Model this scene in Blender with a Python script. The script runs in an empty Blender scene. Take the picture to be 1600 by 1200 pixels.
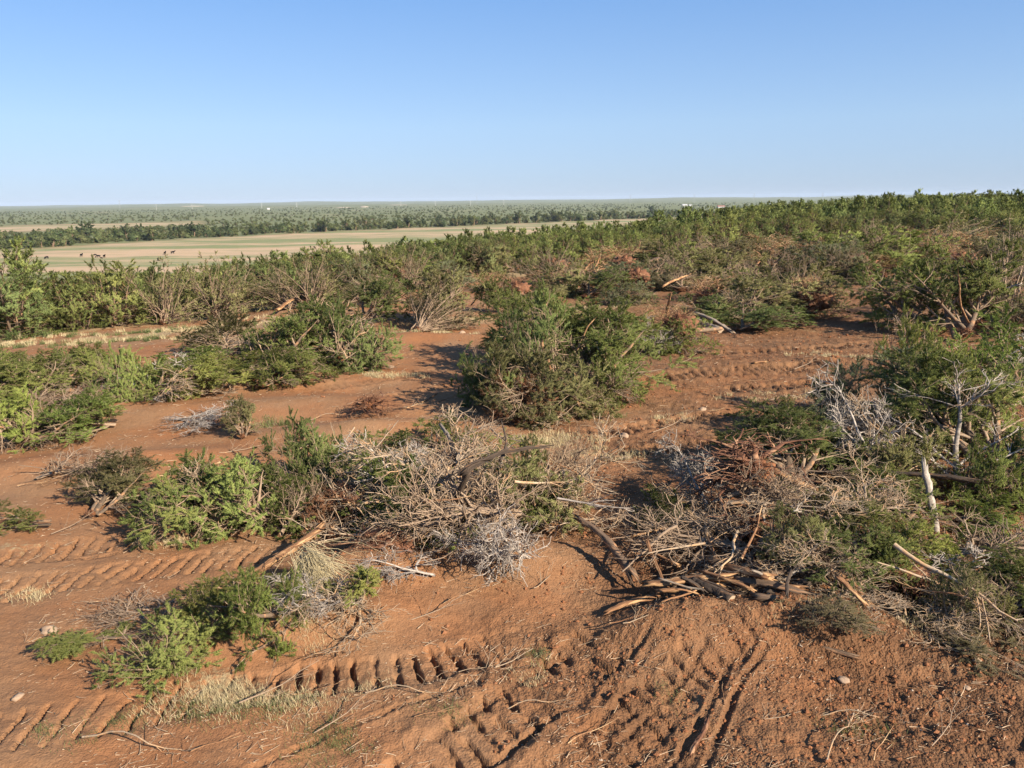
import bpy, math
import numpy as np
from mathutils import Matrix, Vector

R = math.radians
scene = bpy.context.scene
COL = scene.collection

# ---------------------------------------------------------------- camera, sky, sun, exposure
CAM_H, PITCH, ROLL, FPX = 6.0, 12.9, 0.66, 1256.0
SUN_EL, SUN_AZ = 29.0, 132.0            # azimuth from +Y towards +X: sun behind the camera, to the right
cam_d = bpy.data.cameras.new('camera')
cam = bpy.data.objects.new('camera', cam_d)
COL.objects.link(cam)
cam_d.sensor_width = 36.0
cam_d.lens = 36.0 * FPX / 1600.0
cam_d.clip_start, cam_d.clip_end = 0.1, 60000.0
CAM_M = Matrix.Rotation(R(90 - PITCH), 3, 'X') @ Matrix.Rotation(R(-ROLL), 3, 'Z')
cam.matrix_world = Matrix.Translation((0, 0, CAM_H)) @ CAM_M.to_4x4()
scene.camera = cam

world = bpy.data.worlds.new('World')
scene.world = world
world.use_nodes = True
wn = world.node_tree
bg = wn.nodes['Background']
sky = wn.nodes.new('ShaderNodeTexSky')
sky.sky_type = 'NISHITA'
sky.sun_disc = False
sky.sun_elevation = R(SUN_EL)
sky.sun_rotation = R(SUN_AZ)
sky.altitude = 300.0
sky.air_density = 1.0
sky.dust_density = 0.1
sky.ozone_density = 2.6
# clear dry air: the low sky stays blue instead of turning yellow, the same all round the horizon
tcw = wn.nodes.new('ShaderNodeTexCoord'); spw = wn.nodes.new('ShaderNodeSeparateXYZ'); rpw = wn.nodes.new('ShaderNodeValToRGB')
wn.links.new(tcw.outputs['Generated'], spw.inputs[0]); wn.links.new(spw.outputs[2], rpw.inputs[0])
rp = rpw.color_ramp
rp.elements[0].position, rp.elements[0].color = 0.0, (.50, .61, .97, 1)
rp.elements[1].position, rp.elements[1].color = 0.22, (.78, .91, 1.12, 1)
e_ = rp.elements.new(.085); e_.color = (.73, .78, .98, 1)
mxw = wn.nodes.new('ShaderNodeMix'); mxw.data_type = 'RGBA'; mxw.blend_type = 'MULTIPLY'; mxw.inputs[0].default_value = 1.0
wn.links.new(sky.outputs[0], mxw.inputs[6]); wn.links.new(rpw.outputs[0], mxw.inputs[7]); 
# thin summer haze evens the sky out round the horizon: half of its light depends on height alone
rp2n = wn.nodes.new('ShaderNodeValToRGB'); wn.links.new(spw.outputs[2], rp2n.inputs[0]); rp2 = rp2n.color_ramp
rp2.elements[0].position, rp2.elements[0].color = 0.0, (.50, .64, .85, 1)
rp2.elements[1].position, rp2.elements[1].color = 1.0, (.10, .25, .60, 1)
for p_, c_ in ((.085, (.46, .675, .955, 1)), (.22, (.25, .48, .89, 1))):
    e_ = rp2.elements.new(p_); e_.color = c_
scw = wn.nodes.new('ShaderNodeVectorMath'); scw.operation = 'SCALE'; scw.inputs['Scale'].default_value = 7.2
wn.links.new(rp2n.outputs[0], scw.inputs[0])
mx2 = wn.nodes.new('ShaderNodeMix'); mx2.data_type = 'RGBA'; mx2.inputs[0].default_value = 0.55
wn.links.new(mxw.outputs[2], mx2.inputs[6]); wn.links.new(scw.outputs[0], mx2.inputs[7]); wn.links.new(mx2.outputs[2], bg.inputs[0])
bg.inputs[1].default_value = 0.060

sun_d = bpy.data.lights.new('sun', 'SUN')
sun_d.energy = 5.0
sun_d.angle = R(0.53)
sun_d.color = (1.0, 0.89, 0.74)
sun = bpy.data.objects.new('sun', sun_d)
COL.objects.link(sun)
s_az, s_el = R(SUN_AZ), R(SUN_EL)
SUN = Vector((math.sin(s_az) * math.cos(s_el), math.cos(s_az) * math.cos(s_el), math.sin(s_el)))
sun.rotation_euler = SUN.to_track_quat('Z', 'Y').to_euler()
sun.location = (20, -20, 30)

vs = scene.view_settings
vs.view_transform = 'Standard'
vs.look = 'None'
vs.exposure = 1.2
vs.gamma = 1.0
vs.use_curve_mapping = False
scene.render.engine = 'CYCLES'
cy = scene.cycles
cy.max_bounces = 8
cy.diffuse_bounces = 5
cy.glossy_bounces = 2
cy.transmission_bounces = 3
cy.transparent_max_bounces = 4
cy.volume_bounces = 0
cy.caustics_reflective = cy.caustics_refractive = False
cy.use_denoising = True
cy.denoiser = 'OPENIMAGEDENOISE'
cy.denoising_input_passes = 'RGB_ALBEDO_NORMAL'
cy.denoising_prefilter = 'ACCURATE'

# ---------------------------------------------------------------- helpers
def ray(px, py):
    d = CAM_M @ Vector(((px - 800.0) / FPX, (600.0 - py) / FPX, -1.0))
    return d

def at(px, py, z=0.0):
    """the point of the level z that the photograph shows at a pixel"""
    d = ray(px, py)
    t = (z - CAM_H) / d.z
    return d.x * t, d.y * t

def at_dist(px, py, r):
    d = ray(px, py)
    t = r / math.hypot(d.x, d.y)
    return d.x * t, d.y * t, CAM_H + d.z * t

_tabs = {}
def perlin(x, y, seed=0):
    if seed not in _tabs:
        g = np.random.default_rng(1000 + seed)
        a = g.uniform(0, 2 * np.pi, (256, 256))
        _tabs[seed] = (np.cos(a).astype(np.float32), np.sin(a).astype(np.float32))
    gx, gy = _tabs[seed]
    x = np.asarray(x, float); y = np.asarray(y, float)
    xi = np.floor(x).astype(np.int64); yi = np.floor(y).astype(np.int64)
    fx = x - xi; fy = y - yi
    u = fx * fx * fx * (fx * (fx * 6 - 15) + 10); v = fy * fy * fy * (fy * (fy * 6 - 15) + 10)
    def g(i, j):
        a = (xi + i) & 255; b = (yi + j) & 255
        return gx[a, b] * (fx - i) + gy[a, b] * (fy - j)
    return ((g(0, 0) * (1 - u) + g(1, 0) * u) * (1 - v) + (g(0, 1) * (1 - u) + g(1, 1) * u) * v) * 1.5

def fbm(x, y, seed, octv, gain=0.5):
    s = 0.0; a = 1.0
    for k in range(octv):
        s = s + a * perlin(x, y, seed + k); x = x * 2.03 + 11.3; y = y * 2.03 - 7.1; a *= gain
    return s

def sstep(a, b, x):
    t = np.clip((x - a) / (b - a), 0, 1)
    return t * t * (3 - 2 * t)

def nrm(v):
    return v / np.maximum(np.linalg.norm(v, axis=-1, keepdims=True), 1e-9)

def make_mesh(name, V, faces, mats, mat_idx=None, smooth=True, attrs=None, normals=None):
    """faces: list of (n, k) index arrays"""
    me = bpy.data.meshes.new(name)
    V = np.ascontiguousarray(V, np.float32)
    me.vertices.add(len(V)); me.vertices.foreach_set('co', V.ravel())
    loops = np.concatenate([f.ravel() for f in faces]).astype(np.int32)
    tot = np.concatenate([np.full(len(f), f.shape[1], np.int32) for f in faces])
    start = np.concatenate([[0], np.cumsum(tot)[:-1]]).astype(np.int32)
    me.loops.add(len(loops)); me.loops.foreach_set('vertex_index', loops)
    me.polygons.add(len(tot)); me.polygons.foreach_set('loop_start', start)
    me.polygons.foreach_set('loop_total', tot)
    if mat_idx is not None:
        me.polygons.foreach_set('material_index', np.ascontiguousarray(mat_idx, np.int32))
    me.polygons.foreach_set('use_smooth', np.full(len(tot), bool(smooth)))
    for m in mats:
        me.materials.append(m)
    me.update(calc_edges=True)
    for k, a in (attrs or {}).items():
        a = np.ascontiguousarray(a, np.float32)
        if a.ndim == 1:
            at_ = me.attributes.new(k, 'FLOAT', 'POINT'); at_.data.foreach_set('value', a)
        else:
            at_ = me.attributes.new(k, 'FLOAT_COLOR', 'POINT'); at_.data.foreach_set('color', a.ravel())
    if normals is not None:
        me.normals_split_custom_set_from_vertices(normals.astype(np.float32).tolist())
    return me

class Geo:
    """collects geometry of one mesh"""
    def __init__(s):
        s.V = []; s.F = {}; s.T = []; s.n = 0; s.N = []
    def add(s, V, F, tint=None, N=None):
        F = np.asarray(F)
        s.F.setdefault(F.shape[1], []).append(F + s.n)
        s.V.append(np.asarray(V, float)); s.n += len(V)
        s.T.append(np.zeros(len(V)) if tint is None else np.broadcast_to(tint, (len(V),)))
        if N is not None: s.N.append(N)
    def mesh(s, name, mat, smooth=True):
        if not s.n: return None
        V = np.concatenate(s.V)
        return make_mesh(name, V, [np.concatenate(f) for f in s.F.values()], [mat], smooth=smooth,
                         attrs={'tint': np.concatenate(s.T)}, normals=np.concatenate(s.N) if s.N else None)

def ob(name, me, parent=None, loc=None, color=None):
    o = bpy.data.objects.new(name, me)
    COL.objects.link(o)
    if parent is not None: o.parent = parent
    if loc is not None: o.location = loc
    if color is not None: o.color = (*color, 1.0)
    return o

def empty(name, loc=(0, 0, 0), rz=0.0, scale=(1, 1, 1)):
    o = bpy.data.objects.new(name, None)
    COL.objects.link(o)
    o.location = loc; o.rotation_euler = (0, 0, rz); o.scale = scale
    o.empty_display_size = 0.3
    return o

def tag(o, label=None, cat=None, group=None, kind=None):
    if label: o['label'] = label
    if cat: o['category'] = cat
    if group: o['group'] = group
    if kind: o['kind'] = kind
    return o

def copy_tree(root, **kw):
    r = root.copy(); COL.objects.link(r)
    for k in ('label', 'group', 'category'):
        if k in r: del r[k]
    for ch in root.children:
        c = ch.copy(); COL.objects.link(c); c.parent = r
        for g in ch.children:
            d = g.copy(); COL.objects.link(d); d.parent = c
    return r
# ---------------------------------------------------------------- materials
def nt_new(name):
    m = bpy.data.materials.new(name); m.use_nodes = True
    nt = m.node_tree; nt.nodes.clear()
    out = nt.nodes.new('ShaderNodeOutputMaterial')
    return m, nt, out

def nd(nt, t, ins=None, **props):
    n = nt.nodes.new(t)
    for k, v in props.items(): setattr(n, k, v)
    for k, v in (ins or {}).items():
        if isinstance(v, bpy.types.NodeSocket): nt.links.new(v, n.inputs[k])
        else: n.inputs[k].default_value = v
    return n

def c4(c): return (c[0], c[1], c[2], 1.0)

def mixc(nt, fac, a, b, blend='MIX'):
    n = nt.nodes.new('ShaderNodeMix'); n.data_type = 'RGBA'; n.blend_type = blend
    for s, v in ((0, fac), (6, a), (7, b)):
        if isinstance(v, bpy.types.NodeSocket): nt.links.new(v, n.inputs[s])
        elif s == 0: n.inputs[0].default_value = v
        else: n.inputs[s].default_value = c4(v)
    return n.outputs[2]

def math_(nt, op, a, b=0.0, c=None, clamp=False):
    n = nt.nodes.new('ShaderNodeMath'); n.operation = op; n.use_clamp = clamp
    for i, v in enumerate((a, b) if c is None else (a, b, c)):
        if isinstance(v, bpy.types.NodeSocket): nt.links.new(v, n.inputs[i])
        else: n.inputs[i].default_value = v
    return n.outputs[0]

def mrange(nt, v, a, b, c=0.0, d=1.0):
    n = nd(nt, 'ShaderNodeMapRange', {0: v, 1: a, 2: b, 3: c, 4: d})
    return n.outputs[0]

def noise(nt, vec, scale, detail=3, rough=0.55, dist=0.0):
    n = nd(nt, 'ShaderNodeTexNoise', {'Vector': vec, 'Scale': scale, 'Detail': detail, 'Roughness': rough, 'Distortion': dist})
    return n.outputs[0]

def bark_material(name, dark, light, peel=None, peel_amt=0.0, grain=26.0, fibre=False):
    m, nt, out = nt_new(name)
    tc = nd(nt, 'ShaderNodeTexCoord')
    ti = nd(nt, 'ShaderNodeAttribute', attribute_name='tint').outputs['Fac']
    vec = tc.outputs['Object']
    if fibre: vec = nd(nt, 'ShaderNodeMapping', {'Vector': vec, 'Scale': (0.09, 1.0, 1.0)}).outputs[0]
    n1 = noise(nt, vec, grain, 4, 0.65, 0.6)
    n2 = noise(nt, vec, 16.0 if fibre else 5.0, 3)
    f = math_(nt, 'ADD', math_(nt, 'MULTIPLY', mrange(nt, n1, 0.3, 0.7), 0.6), math_(nt, 'MULTIPLY', ti, 0.55), clamp=True)
    col = mixc(nt, f, dark, light)
    if peel:
        g = mrange(nt, math_(nt, 'ADD', n2, math_(nt, 'MULTIPLY', ti, peel_amt)), 0.56, 0.68)
        col = mixc(nt, g, col, peel)
    b = nd(nt, 'ShaderNodeBump', {'Strength': 0.5, 'Distance': 0.02, 'Height': n1})
    p = nd(nt, 'ShaderNodeBsdfPrincipled', {'Base Color': col, 'Roughness': 0.85, 'Normal': b.outputs[0]})
    p.inputs['Specular IOR Level'].default_value = 0.25
    nt.links.new(p.outputs[0], out.inputs[0])
    return m

def leaf_material(name, trans=0.26):
    """colour = the object's own colour varied from spray to spray by the tint attribute"""
    m, nt, out = nt_new(name)
    oi = nd(nt, 'ShaderNodeObjectInfo')
    ti = nd(nt, 'ShaderNodeAttribute', attribute_name='tint').outputs['Fac']
    hs = nd(nt, 'ShaderNodeHueSaturation', {'Hue': mrange(nt, ti, 0, 1, 0.515, 0.478), 'Saturation': 1.0,
            'Value': mrange(nt, ti, 0, 1, 0.55, 1.5), 'Color': oi.outputs['Color']})
    col = nd(nt, 'ShaderNodeHueSaturation', {'Hue': mrange(nt, oi.outputs['Random'], 0, 1, 0.488, 0.512), 'Saturation': 1.0, 'Value': mrange(nt, oi.outputs['Random'], 0, 1, 0.80, 1.20), 'Color': hs.outputs[0]}).outputs[0]
    d = nd(nt, 'ShaderNodeBsdfDiffuse', {'Color': col})
    t = nd(nt, 'ShaderNodeBsdfTranslucent', {'Color': mixc(nt, 0.6, col, (0.16, 0.19, 0.03))})
    mx = nd(nt, 'ShaderNodeMixShader', {0: trans, 1: d.outputs[0], 2: t.outputs[0]})
    nt.links.new(mx.outputs[0], out.inputs[0])
    return m

M = {}
M['bark'] = bark_material('brown_bark', (0.060, 0.042, 0.028), (0.190, 0.135, 0.090), (0.300, 0.165, 0.085), 0.08)
M['peeled'] = bark_material('shredded_reddish_wood', (0.129, 0.056, 0.026), (0.344, 0.185, 0.090), (0.447, 0.292, 0.155), 0.16)
M['grey'] = bark_material('bleached_tan_grey_wood', (0.130, 0.092, 0.060), (0.430, 0.325, 0.220), (0.400, 0.245, 0.130), 0.10)
M['white'] = bark_material('pale_grey_bark', (0.085, 0.070, 0.056), (0.47, 0.40, 0.33), grain=13.0)
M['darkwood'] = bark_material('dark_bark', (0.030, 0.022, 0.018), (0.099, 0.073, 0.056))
# logs: split fibres and bark strips run along the stem
M['peeled_log'] = bark_material('torn_log_wood', (0.060, 0.028, 0.015), (0.284, 0.146, 0.069), (0.430, 0.258, 0.125), 0.12, 55, True)
M['bark_log'] = bark_material('log_bark', (0.043, 0.028, 0.019), (0.163, 0.107, 0.069), (0.327, 0.172, 0.086), 0.04, 55, True)
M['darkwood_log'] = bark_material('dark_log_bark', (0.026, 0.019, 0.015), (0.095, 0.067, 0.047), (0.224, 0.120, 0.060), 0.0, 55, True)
M['grey_log'] = bark_material('weathered_log', (0.086, 0.069, 0.053), (0.284, 0.232, 0.181), (0.310, 0.189, 0.103), 0.04, 55, True)
M['greybrown'] = bark_material('brown_twig', (0.120, 0.078, 0.050), (0.330, 0.235, 0.155))
M['rootwood'] = bark_material('root_bark', (0.060, 0.026, 0.015), (0.172, 0.077, 0.041), (0.310, 0.172, 0.095), 0.04)
M['cut'] = bark_material('cut_wood', (0.241, 0.163, 0.099), (0.430, 0.318, 0.211), grain=60)
M['straw'] = bark_material('straw_blade', (0.275, 0.215, 0.107), (0.533, 0.439, 0.258))
M['leaf'] = leaf_material('juniper_foliage')
M['blade'] = leaf_material('grass_blade', 0.4)

def soil_lump_material():
    m, nt, out = nt_new('soil_lump')
    tc = nd(nt, 'ShaderNodeTexCoord')
    ti = nd(nt, 'ShaderNodeAttribute', attribute_name='tint').outputs['Fac']
    n1 = noise(nt, tc.outputs['Object'], 9.0, 5, 0.6)
    col = mixc(nt, mrange(nt, n1, 0.3, 0.7), (0.12, 0.047, 0.021), (0.26, 0.108, 0.048))
    col = mixc(nt, ti, col, mixc(nt, 0.5, col, (0.34, 0.165, 0.085)))
    b = nd(nt, 'ShaderNodeBump', {'Strength': 0.9, 'Distance': 0.03, 'Height': noise(nt, tc.outputs['Object'], 30.0, 4)})
    p = nd(nt, 'ShaderNodeBsdfPrincipled', {'Base Color': col, 'Roughness': 0.95, 'Normal': b.outputs[0]})
    p.inputs['Specular IOR Level'].default_value = 0.1
    nt.links.new(p.outputs[0], out.inputs[0])
    return m
M['lump'] = soil_lump_material()
M['red_lump'] = bark_material('packed_red_root_soil', (0.105, 0.046, 0.025), (0.235, 0.105, 0.053), (0.29, 0.16, 0.09), 0.05, 16)

def plain(name, col, rough=0.8, var=0.25, scale=8.0):
    m, nt, out = nt_new(name)
    tc = nd(nt, 'ShaderNodeTexCoord')
    n1 = noise(nt, tc.outputs['Object'], scale, 4)
    c = mixc(nt, n1, tuple(x * (1 - var) for x in col), tuple(min(1, x * (1 + var)) for x in col))
    p = nd(nt, 'ShaderNodeBsdfPrincipled', {'Base Color': c, 'Roughness': rough,
           'Normal': nd(nt, 'ShaderNodeBump', {'Strength': 0.4, 'Distance': 0.02, 'Height': n1}).outputs[0]})
    nt.links.new(p.outputs[0], out.inputs[0])
    return m
M['stone'] = plain('tan_stone', (0.31, 0.21, 0.135), 0.9, 0.3, 14)
M['pebble'] = plain('pale_pebble', (0.36, 0.275, 0.195), 0.9, 0.25, 9)
M['sandbank'] = plain('pale_quarry_rock', (0.30, 0.25, 0.18), 0.9, 0.25, .08)
M['hide'] = plain('black_hide', (0.014, 0.012, 0.011), 0.55, 0.3, 3)
M['hide'].node_tree.nodes['Principled BSDF'].inputs['Specular IOR Level'].default_value = 0.08
M['hide'].node_tree.nodes['Principled BSDF'].inputs['Roughness'].default_value = 0.95
M['steel'] = plain('galvanised_steel', (0.30, 0.31, 0.32), 0.5, 0.1)
M['pole'] = plain('pale_pole', (0.55, 0.53, 0.50), 0.8, 0.1)
M['paint'] = plain('white_wall_paint', (0.55, 0.54, 0.51), 0.7, 0.05)
M['tinroof'] = plain('pale_metal_roof', (0.42, 0.42, 0.42), 0.5, 0.1)
M['redroof'] = plain('red_tile_roof', (0.24, 0.12, 0.085), 0.8, 0.15)
M['glass'] = plain('dark_window_glass', (0.03, 0.035, 0.04), 0.1, 0.1)

def ground_material():
    """attribute mask: r = straw and dead grass, g = green ground cover, b = freshly turned dark soil, a = far scrub canopy"""
    m, nt, out = nt_new('ground_soil')
    geo = nd(nt, 'ShaderNodeNewGeometry')
    P = geo.outputs['Position']
    at1 = nd(nt, 'ShaderNodeAttribute', attribute_name='cover')
    sep = nd(nt, 'ShaderNodeSeparateColor', {0: at1.outputs['Color']})
    r_, g_, b_, a_ = sep.outputs[0], sep.outputs[1], sep.outputs[2], at1.outputs['Alpha']
    fld = nd(nt, 'ShaderNodeAttribute', attribute_name='field').outputs['Fac']
    n_big = noise(nt, P, 0.35, 3)
    n_mid = noise(nt, P, 1.7, 4, 0.6, 0.3)
    n_fin = noise(nt, P, 11.0, 4, 0.65)
    n_gr = noise(nt, P, 55.0, 3, 0.7)
    dry = mixc(nt, mrange(nt, n_mid, 0.32, 0.68), (0.230, 0.121, 0.058), (0.315, 0.181, 0.096))
    dry = mixc(nt, mrange(nt, n_big, 0.38, 0.66), dry, (0.281, 0.123, 0.052))
    turned = mixc(nt, mrange(nt, n_fin, 0.3, 0.7), (0.076, 0.038, 0.019), (0.170, 0.086, 0.042))
    turned_f = math_(nt, 'ADD', b_, math_(nt, 'ADD', math_(nt, 'MULTIPLY', math_(nt, 'SUBTRACT', n_mid, 0.5), 1.5), math_(nt, 'MULTIPLY', math_(nt, 'SUBTRACT', n_fin, 0.5), 0.9)), clamp=True)
    col = mixc(nt, turned_f, dry, turned)
    # crumbs: every little clod its own shade
    crumb = nd(nt, 'ShaderNodeTexVoronoi', {'Vector': P, 'Scale': 34.0, 'Randomness': 1.0})
    cs_ = nd(nt, 'ShaderNodeSeparateColor', {0: crumb.outputs['Color']}).outputs[0]
    col = mixc(nt, math_(nt, 'MULTIPLY', mrange(nt, cs_, 0.0, 1.0, 0.0, 0.55), math_(nt, 'ADD', b_, 0.25, clamp=True)), col, mixc(nt, 0.5, col, (0.10, 0.05, 0.028)))
    # specks of dry chaff and pale grit
    chaff = mrange(nt, n_gr, 0.62, 0.76, 0.0, 0.5)
    col = mixc(nt, chaff, col, (0.390, 0.274, 0.166))
    col = mixc(nt, mrange(nt, n_gr, 0.42, 0.28, 0.0, 0.7), col, (0.083, 0.037, 0.020))
    straw_f = mrange(nt, math_(nt, 'ADD', r_, math_(nt, 'MULTIPLY', math_(nt, 'SUBTRACT', n_fin, 0.5), 1.5)), 0.42, 0.75)
    straw_f = math_(nt, 'MULTIPLY', straw_f, mrange(nt, r_, 0.02, 0.15))
    straw = mixc(nt, n_gr, (0.249, 0.183, 0.091), (0.398, 0.315, 0.183))
    col = mixc(nt, math_(nt, 'MULTIPLY', straw_f, 0.8), col, straw)
    green_f = mrange(nt, math_(nt, 'ADD', g_, math_(nt, 'MULTIPLY', math_(nt, 'SUBTRACT', n_fin, 0.5), 1.3)), 0.42, 0.75)
    green_f = math_(nt, 'MULTIPLY', green_f, mrange(nt, g_, 0.02, 0.15))
    col = mixc(nt, math_(nt, 'MULTIPLY', green_f, 0.85), col, mixc(nt, n_gr, (0.083, 0.087, 0.037), (0.166, 0.158, 0.071)))
    # mown hay field far below the plateau
    mp = nd(nt, 'ShaderNodeMapping', {'Vector': P, 'Rotation': (0, 0, R(-14)), 'Scale': (0.003, 0.029, 0.000)})
    fs = noise(nt, mp.outputs[0], 1.0, 5, 0.6)
    fs2 = noise(nt, P, 0.05, 4)
    fcol = mixc(nt, mrange(nt, math_(nt, 'ADD', fs, math_(nt, 'MULTIPLY', fs2, 0.25)), 0.54, 0.68), (0.175, 0.195, 0.082), (0.432, 0.303, 0.187))
    fcol = mixc(nt, mrange(nt, noise(nt, P, 0.4, 3), 0.35, 0.7, 0, 0.25), fcol, (0.332, 0.249, 0.141))
    col = mixc(nt, fld, col, fcol)
    # far scrub
    sc1 = noise(nt, P, 0.02, 6, 0.7)
    scol = mixc(nt, mrange(nt, sc1, 0.35, 0.65), (0.115, 0.132, 0.055), (0.19, 0.19, 0.088))
    scol = mixc(nt, mrange(nt, noise(nt, P, 0.0035, 5, 0.6), 0.60, 0.70, 0.0, 0.7), scol, (0.34, 0.27, 0.15))
    col = mixc(nt, a_, col, scol)
    h = math_(nt, 'ADD', math_(nt, 'MULTIPLY', n_fin, 0.7), math_(nt, 'MULTIPLY', n_gr, 0.35))
    vor = nd(nt, 'ShaderNodeTexVoronoi', {'Vector': P, 'Scale': 16.0, 'Randomness': 1.0}).outputs['Distance']
    h = math_(nt, 'SUBTRACT', h, math_(nt, 'MULTIPLY', math_(nt, 'MULTIPLY', vor, b_), 0.9))
    h = math_(nt, 'SUBTRACT', h, math_(nt, 'MULTIPLY', crumb.outputs['Distance'], math_(nt, 'ADD', math_(nt, 'MULTIPLY', b_, 0.6), 0.12)))
    b = nd(nt, 'ShaderNodeBump', {'Strength': 0.8, 'Distance': 0.045, 'Height': h})
    p = nd(nt, 'ShaderNodeBsdfPrincipled', {'Base Color': col, 'Roughness': 0.95, 'Normal': b.outputs[0]})
    p.inputs['Specular IOR Level'].default_value = 0.12
    nt.links.new(p.outputs[0], out.inputs[0])
    return m
M['ground'] = ground_material()
# ---------------------------------------------------------------- terrain
def px_az(px, py=312):
    d = ray(px, py); return math.atan2(d.x, d.y)

_e = [(-400, 48), (0, 52), (200, 53), (300, 55), (500, 70), (650, 88), (800, 108), (950, 130), (1050, 200), (1200, 450), (1400, 700), (2200, 700)]
EDGE_AZ = np.array([px_az(p) for p, _ in _e]); EDGE_R = np.array([r for _, r in _e], float)
_f = [(-250, 560), (0, 508), (60, 500), (130, 490), (250, 480), (400, 470), (520, 458), (650, 446), (800, 432), (950, 418), (1080, 405),
      (1200, 390), (1300, 385), (1400, 385), (1500, 390), (1600, 398), (1800, 405)]
_fa, _fr = [], []
for p, q in _f:
    x, y = at(p, q); _fa.append(math.atan2(x, y)); _fr.append(math.hypot(x, y))
FRONT_AZ, FRONT_R = np.array(_fa), np.array(_fr)
VALLEY = -18.0

def edge_r(az): return np.interp(az, EDGE_AZ, EDGE_R)
def front_r(az): return np.interp(az, FRONT_AZ, FRONT_R)
AZ1250, AZ1500 = px_az(1250), px_az(1500)

MOUNDS = []          # x, y, radius along, radius across, angle, height, roughness
def mound(px, py, rx, ry, rot, h, rough=0.25):
    x, y = at(px, py); MOUNDS.append((x, y, rx, ry, rot, h, rough))
mound(575, 905, 1.15, 0.7, 0.4, 0.55, 0.5)
mound(470, 985, 1.5, 0.55, 0.3, 0.32, 0.5)
mound(1240, 985, 1.7, 0.6, -0.2, 0.28, 0.5)
mound(1060, 985, 0.9, 0.45, 0.1, 0.30, 0.4)
mound(820, 880, 1.3, 0.8, 0.1, 0.30, 0.3)
mound(1180, 830, 2.0, 1.3, 0.0, 0.30, 0.4)
mound(200, 725, 3.6, 0.8, 0.12, 0.26, 0.25)
mound(600, 675, 2.2, 0.8, 0.1, 0.38, 0.35)
mound(450, 640, 5.0, 1.2, 0.15, 0.22, 0.2)
mound(330, 600, 4.0, 1.2, 0.1, 0.3, 0.3)
mound(80, 640, 3.5, 1.4, 0.0, 0.3, 0.3)
mound(1000, 590, 3.0, 1.0, 0.1, 0.22, 0.3)
mound(1200, 570, 5.0, 1.2, 0.1, 0.25, 0.3)
mound(1300, 990, 1.0, 0.4, -0.2, 0.2, 0.5)
mound(640, 530, 3.0, 1.2, 0.1, 0.25, 0.3)
mound(1150, 1010, 1.5, 0.35, 0.3, 0.12, 0.5)

def base_z(x, y):
    x = np.asarray(x, float); y = np.asarray(y, float)
    r = np.hypot(x, y); az = np.arctan2(x, y)
    d = r - edge_r(az)
    front = sstep(-1.9, -1.2, az) * sstep(1.9, 1.2, az)
    z = VALLEY * sstep(-32, 185, d) * front
    z = z + 2.7 * sstep(AZ1250, AZ1500, az) * sstep(75, 210, r) * sstep(900, 500, r) * front
    z = z + sstep(2500, 5000, r) * (4 + 5 * perlin(x / 1900.0, y / 1900.0, 31))
    z = z + sstep(5200, 9500, r) * (14 + 16 * perlin(az * 7.0 + 3.0, r / 5000.0, 32) + 6 * perlin(az * 23.0, r / 3000.0, 33))
    z = z + sstep(60, 200, r) * 0.5 * perlin(x / 40.0, y / 40.0, 30)
    near = r < 80
    if np.any(near):
        zz = 0.0
        for mx, my, rx, ry, rot, h, rough in MOUNDS:
            c, s = math.cos(rot), math.sin(rot)
            u = ((x - mx) * c + (y - my) * s) / rx; v = (-(x - mx) * s + (y - my) * c) / ry
            zz = zz + h * np.exp(-(u * u + v * v))
        zz = zz + 0.07 * perlin(x / 3.1, y / 3.1, 3) + 0.05 * perlin(x / 1.3, y / 1.3, 4)
        z = z + np.where(near, zz, 0) * sstep(80, 60, r)
    return z

# ---- dozer tracks: polylines (pixel of the photograph -> ground), half width, pitch, depth, kind
def chaikin(P, n=2):
    P = np.array(P, float)
    for _ in range(n):
        a = P[:-1] * .75 + P[1:] * .25; b = P[:-1] * .25 + P[1:] * .75
        Q = np.empty((2 * len(a), 2)); Q[0::2] = a; Q[1::2] = b
        P = np.vstack([P[:1], Q, P[-1:]])
    return P
TRACKS = []
def track(pts, hw, pitch=0.23, depth=0.075, grouser=1.0, slot=0.16, skew=0.0, berm=0.05):
    TRACKS.append((chaikin([at(*p) for p in pts]), hw, pitch, depth, grouser, slot, skew, berm))
track([(-80, 1165), (60, 1140), (200, 1115), (330, 1092), (430, 1075)], 0.42, 0.29, 0.10, 1.0, 0.09, -0.30, 0.015)
track([(360, 1085), (470, 1068), (600, 1055), (700, 1035), (790, 1010)], 0.40, 0.26, 0.17, 1.0, 0.17, 0.03, 0.02)
track([(-60, 930), (80, 908), (200, 893), (300, 882), (440, 862)], 0.42, 0.27, 0.13, 1.0, 0.10, -0.40, 0.015)
track([(-60, 885), (60, 865), (140, 848), (240, 835)], 0.40, 0.27, 0.12, 1.0, 0.10, -0.40, 0.015)
track([(890, 682), (980, 672), (1060, 660), (1140, 648), (1230, 642)], 0.36, 0.31, 0.20, 1.0, 0.23, 0.0, 0.05)
track([(880, 735), (960, 712), (1040, 703), (1150, 690), (1240, 680)], 0.36, 0.31, 0.19, 1.0, 0.23, 0.0, 0.05)
track([(960, 605), (1080, 592), (1200, 583), (1330, 570)], 0.40, 0.34, 0.17, 1.0, 0.23, 0.0, 0.05)
track([(1050, 560), (1180, 550), (1300, 545), (1430, 528)], 0.42, 0.36, 0.19, 1.0, 0.23, 0.0, 0.05)
track([(1130, 610), (1230, 604), (1330, 593)], 0.42, 0.36, 0.18, 1.0, 0.23, 0.0, 0.05)
track([(560, 565), (640, 555), (720, 548)], 0.4, 0.3, 0.06, 0.6, 0.2)
track([(440, 615), (560, 600), (700, 575)], 0.4, 0.3, 0.06, 0.6, 0.2)
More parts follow.
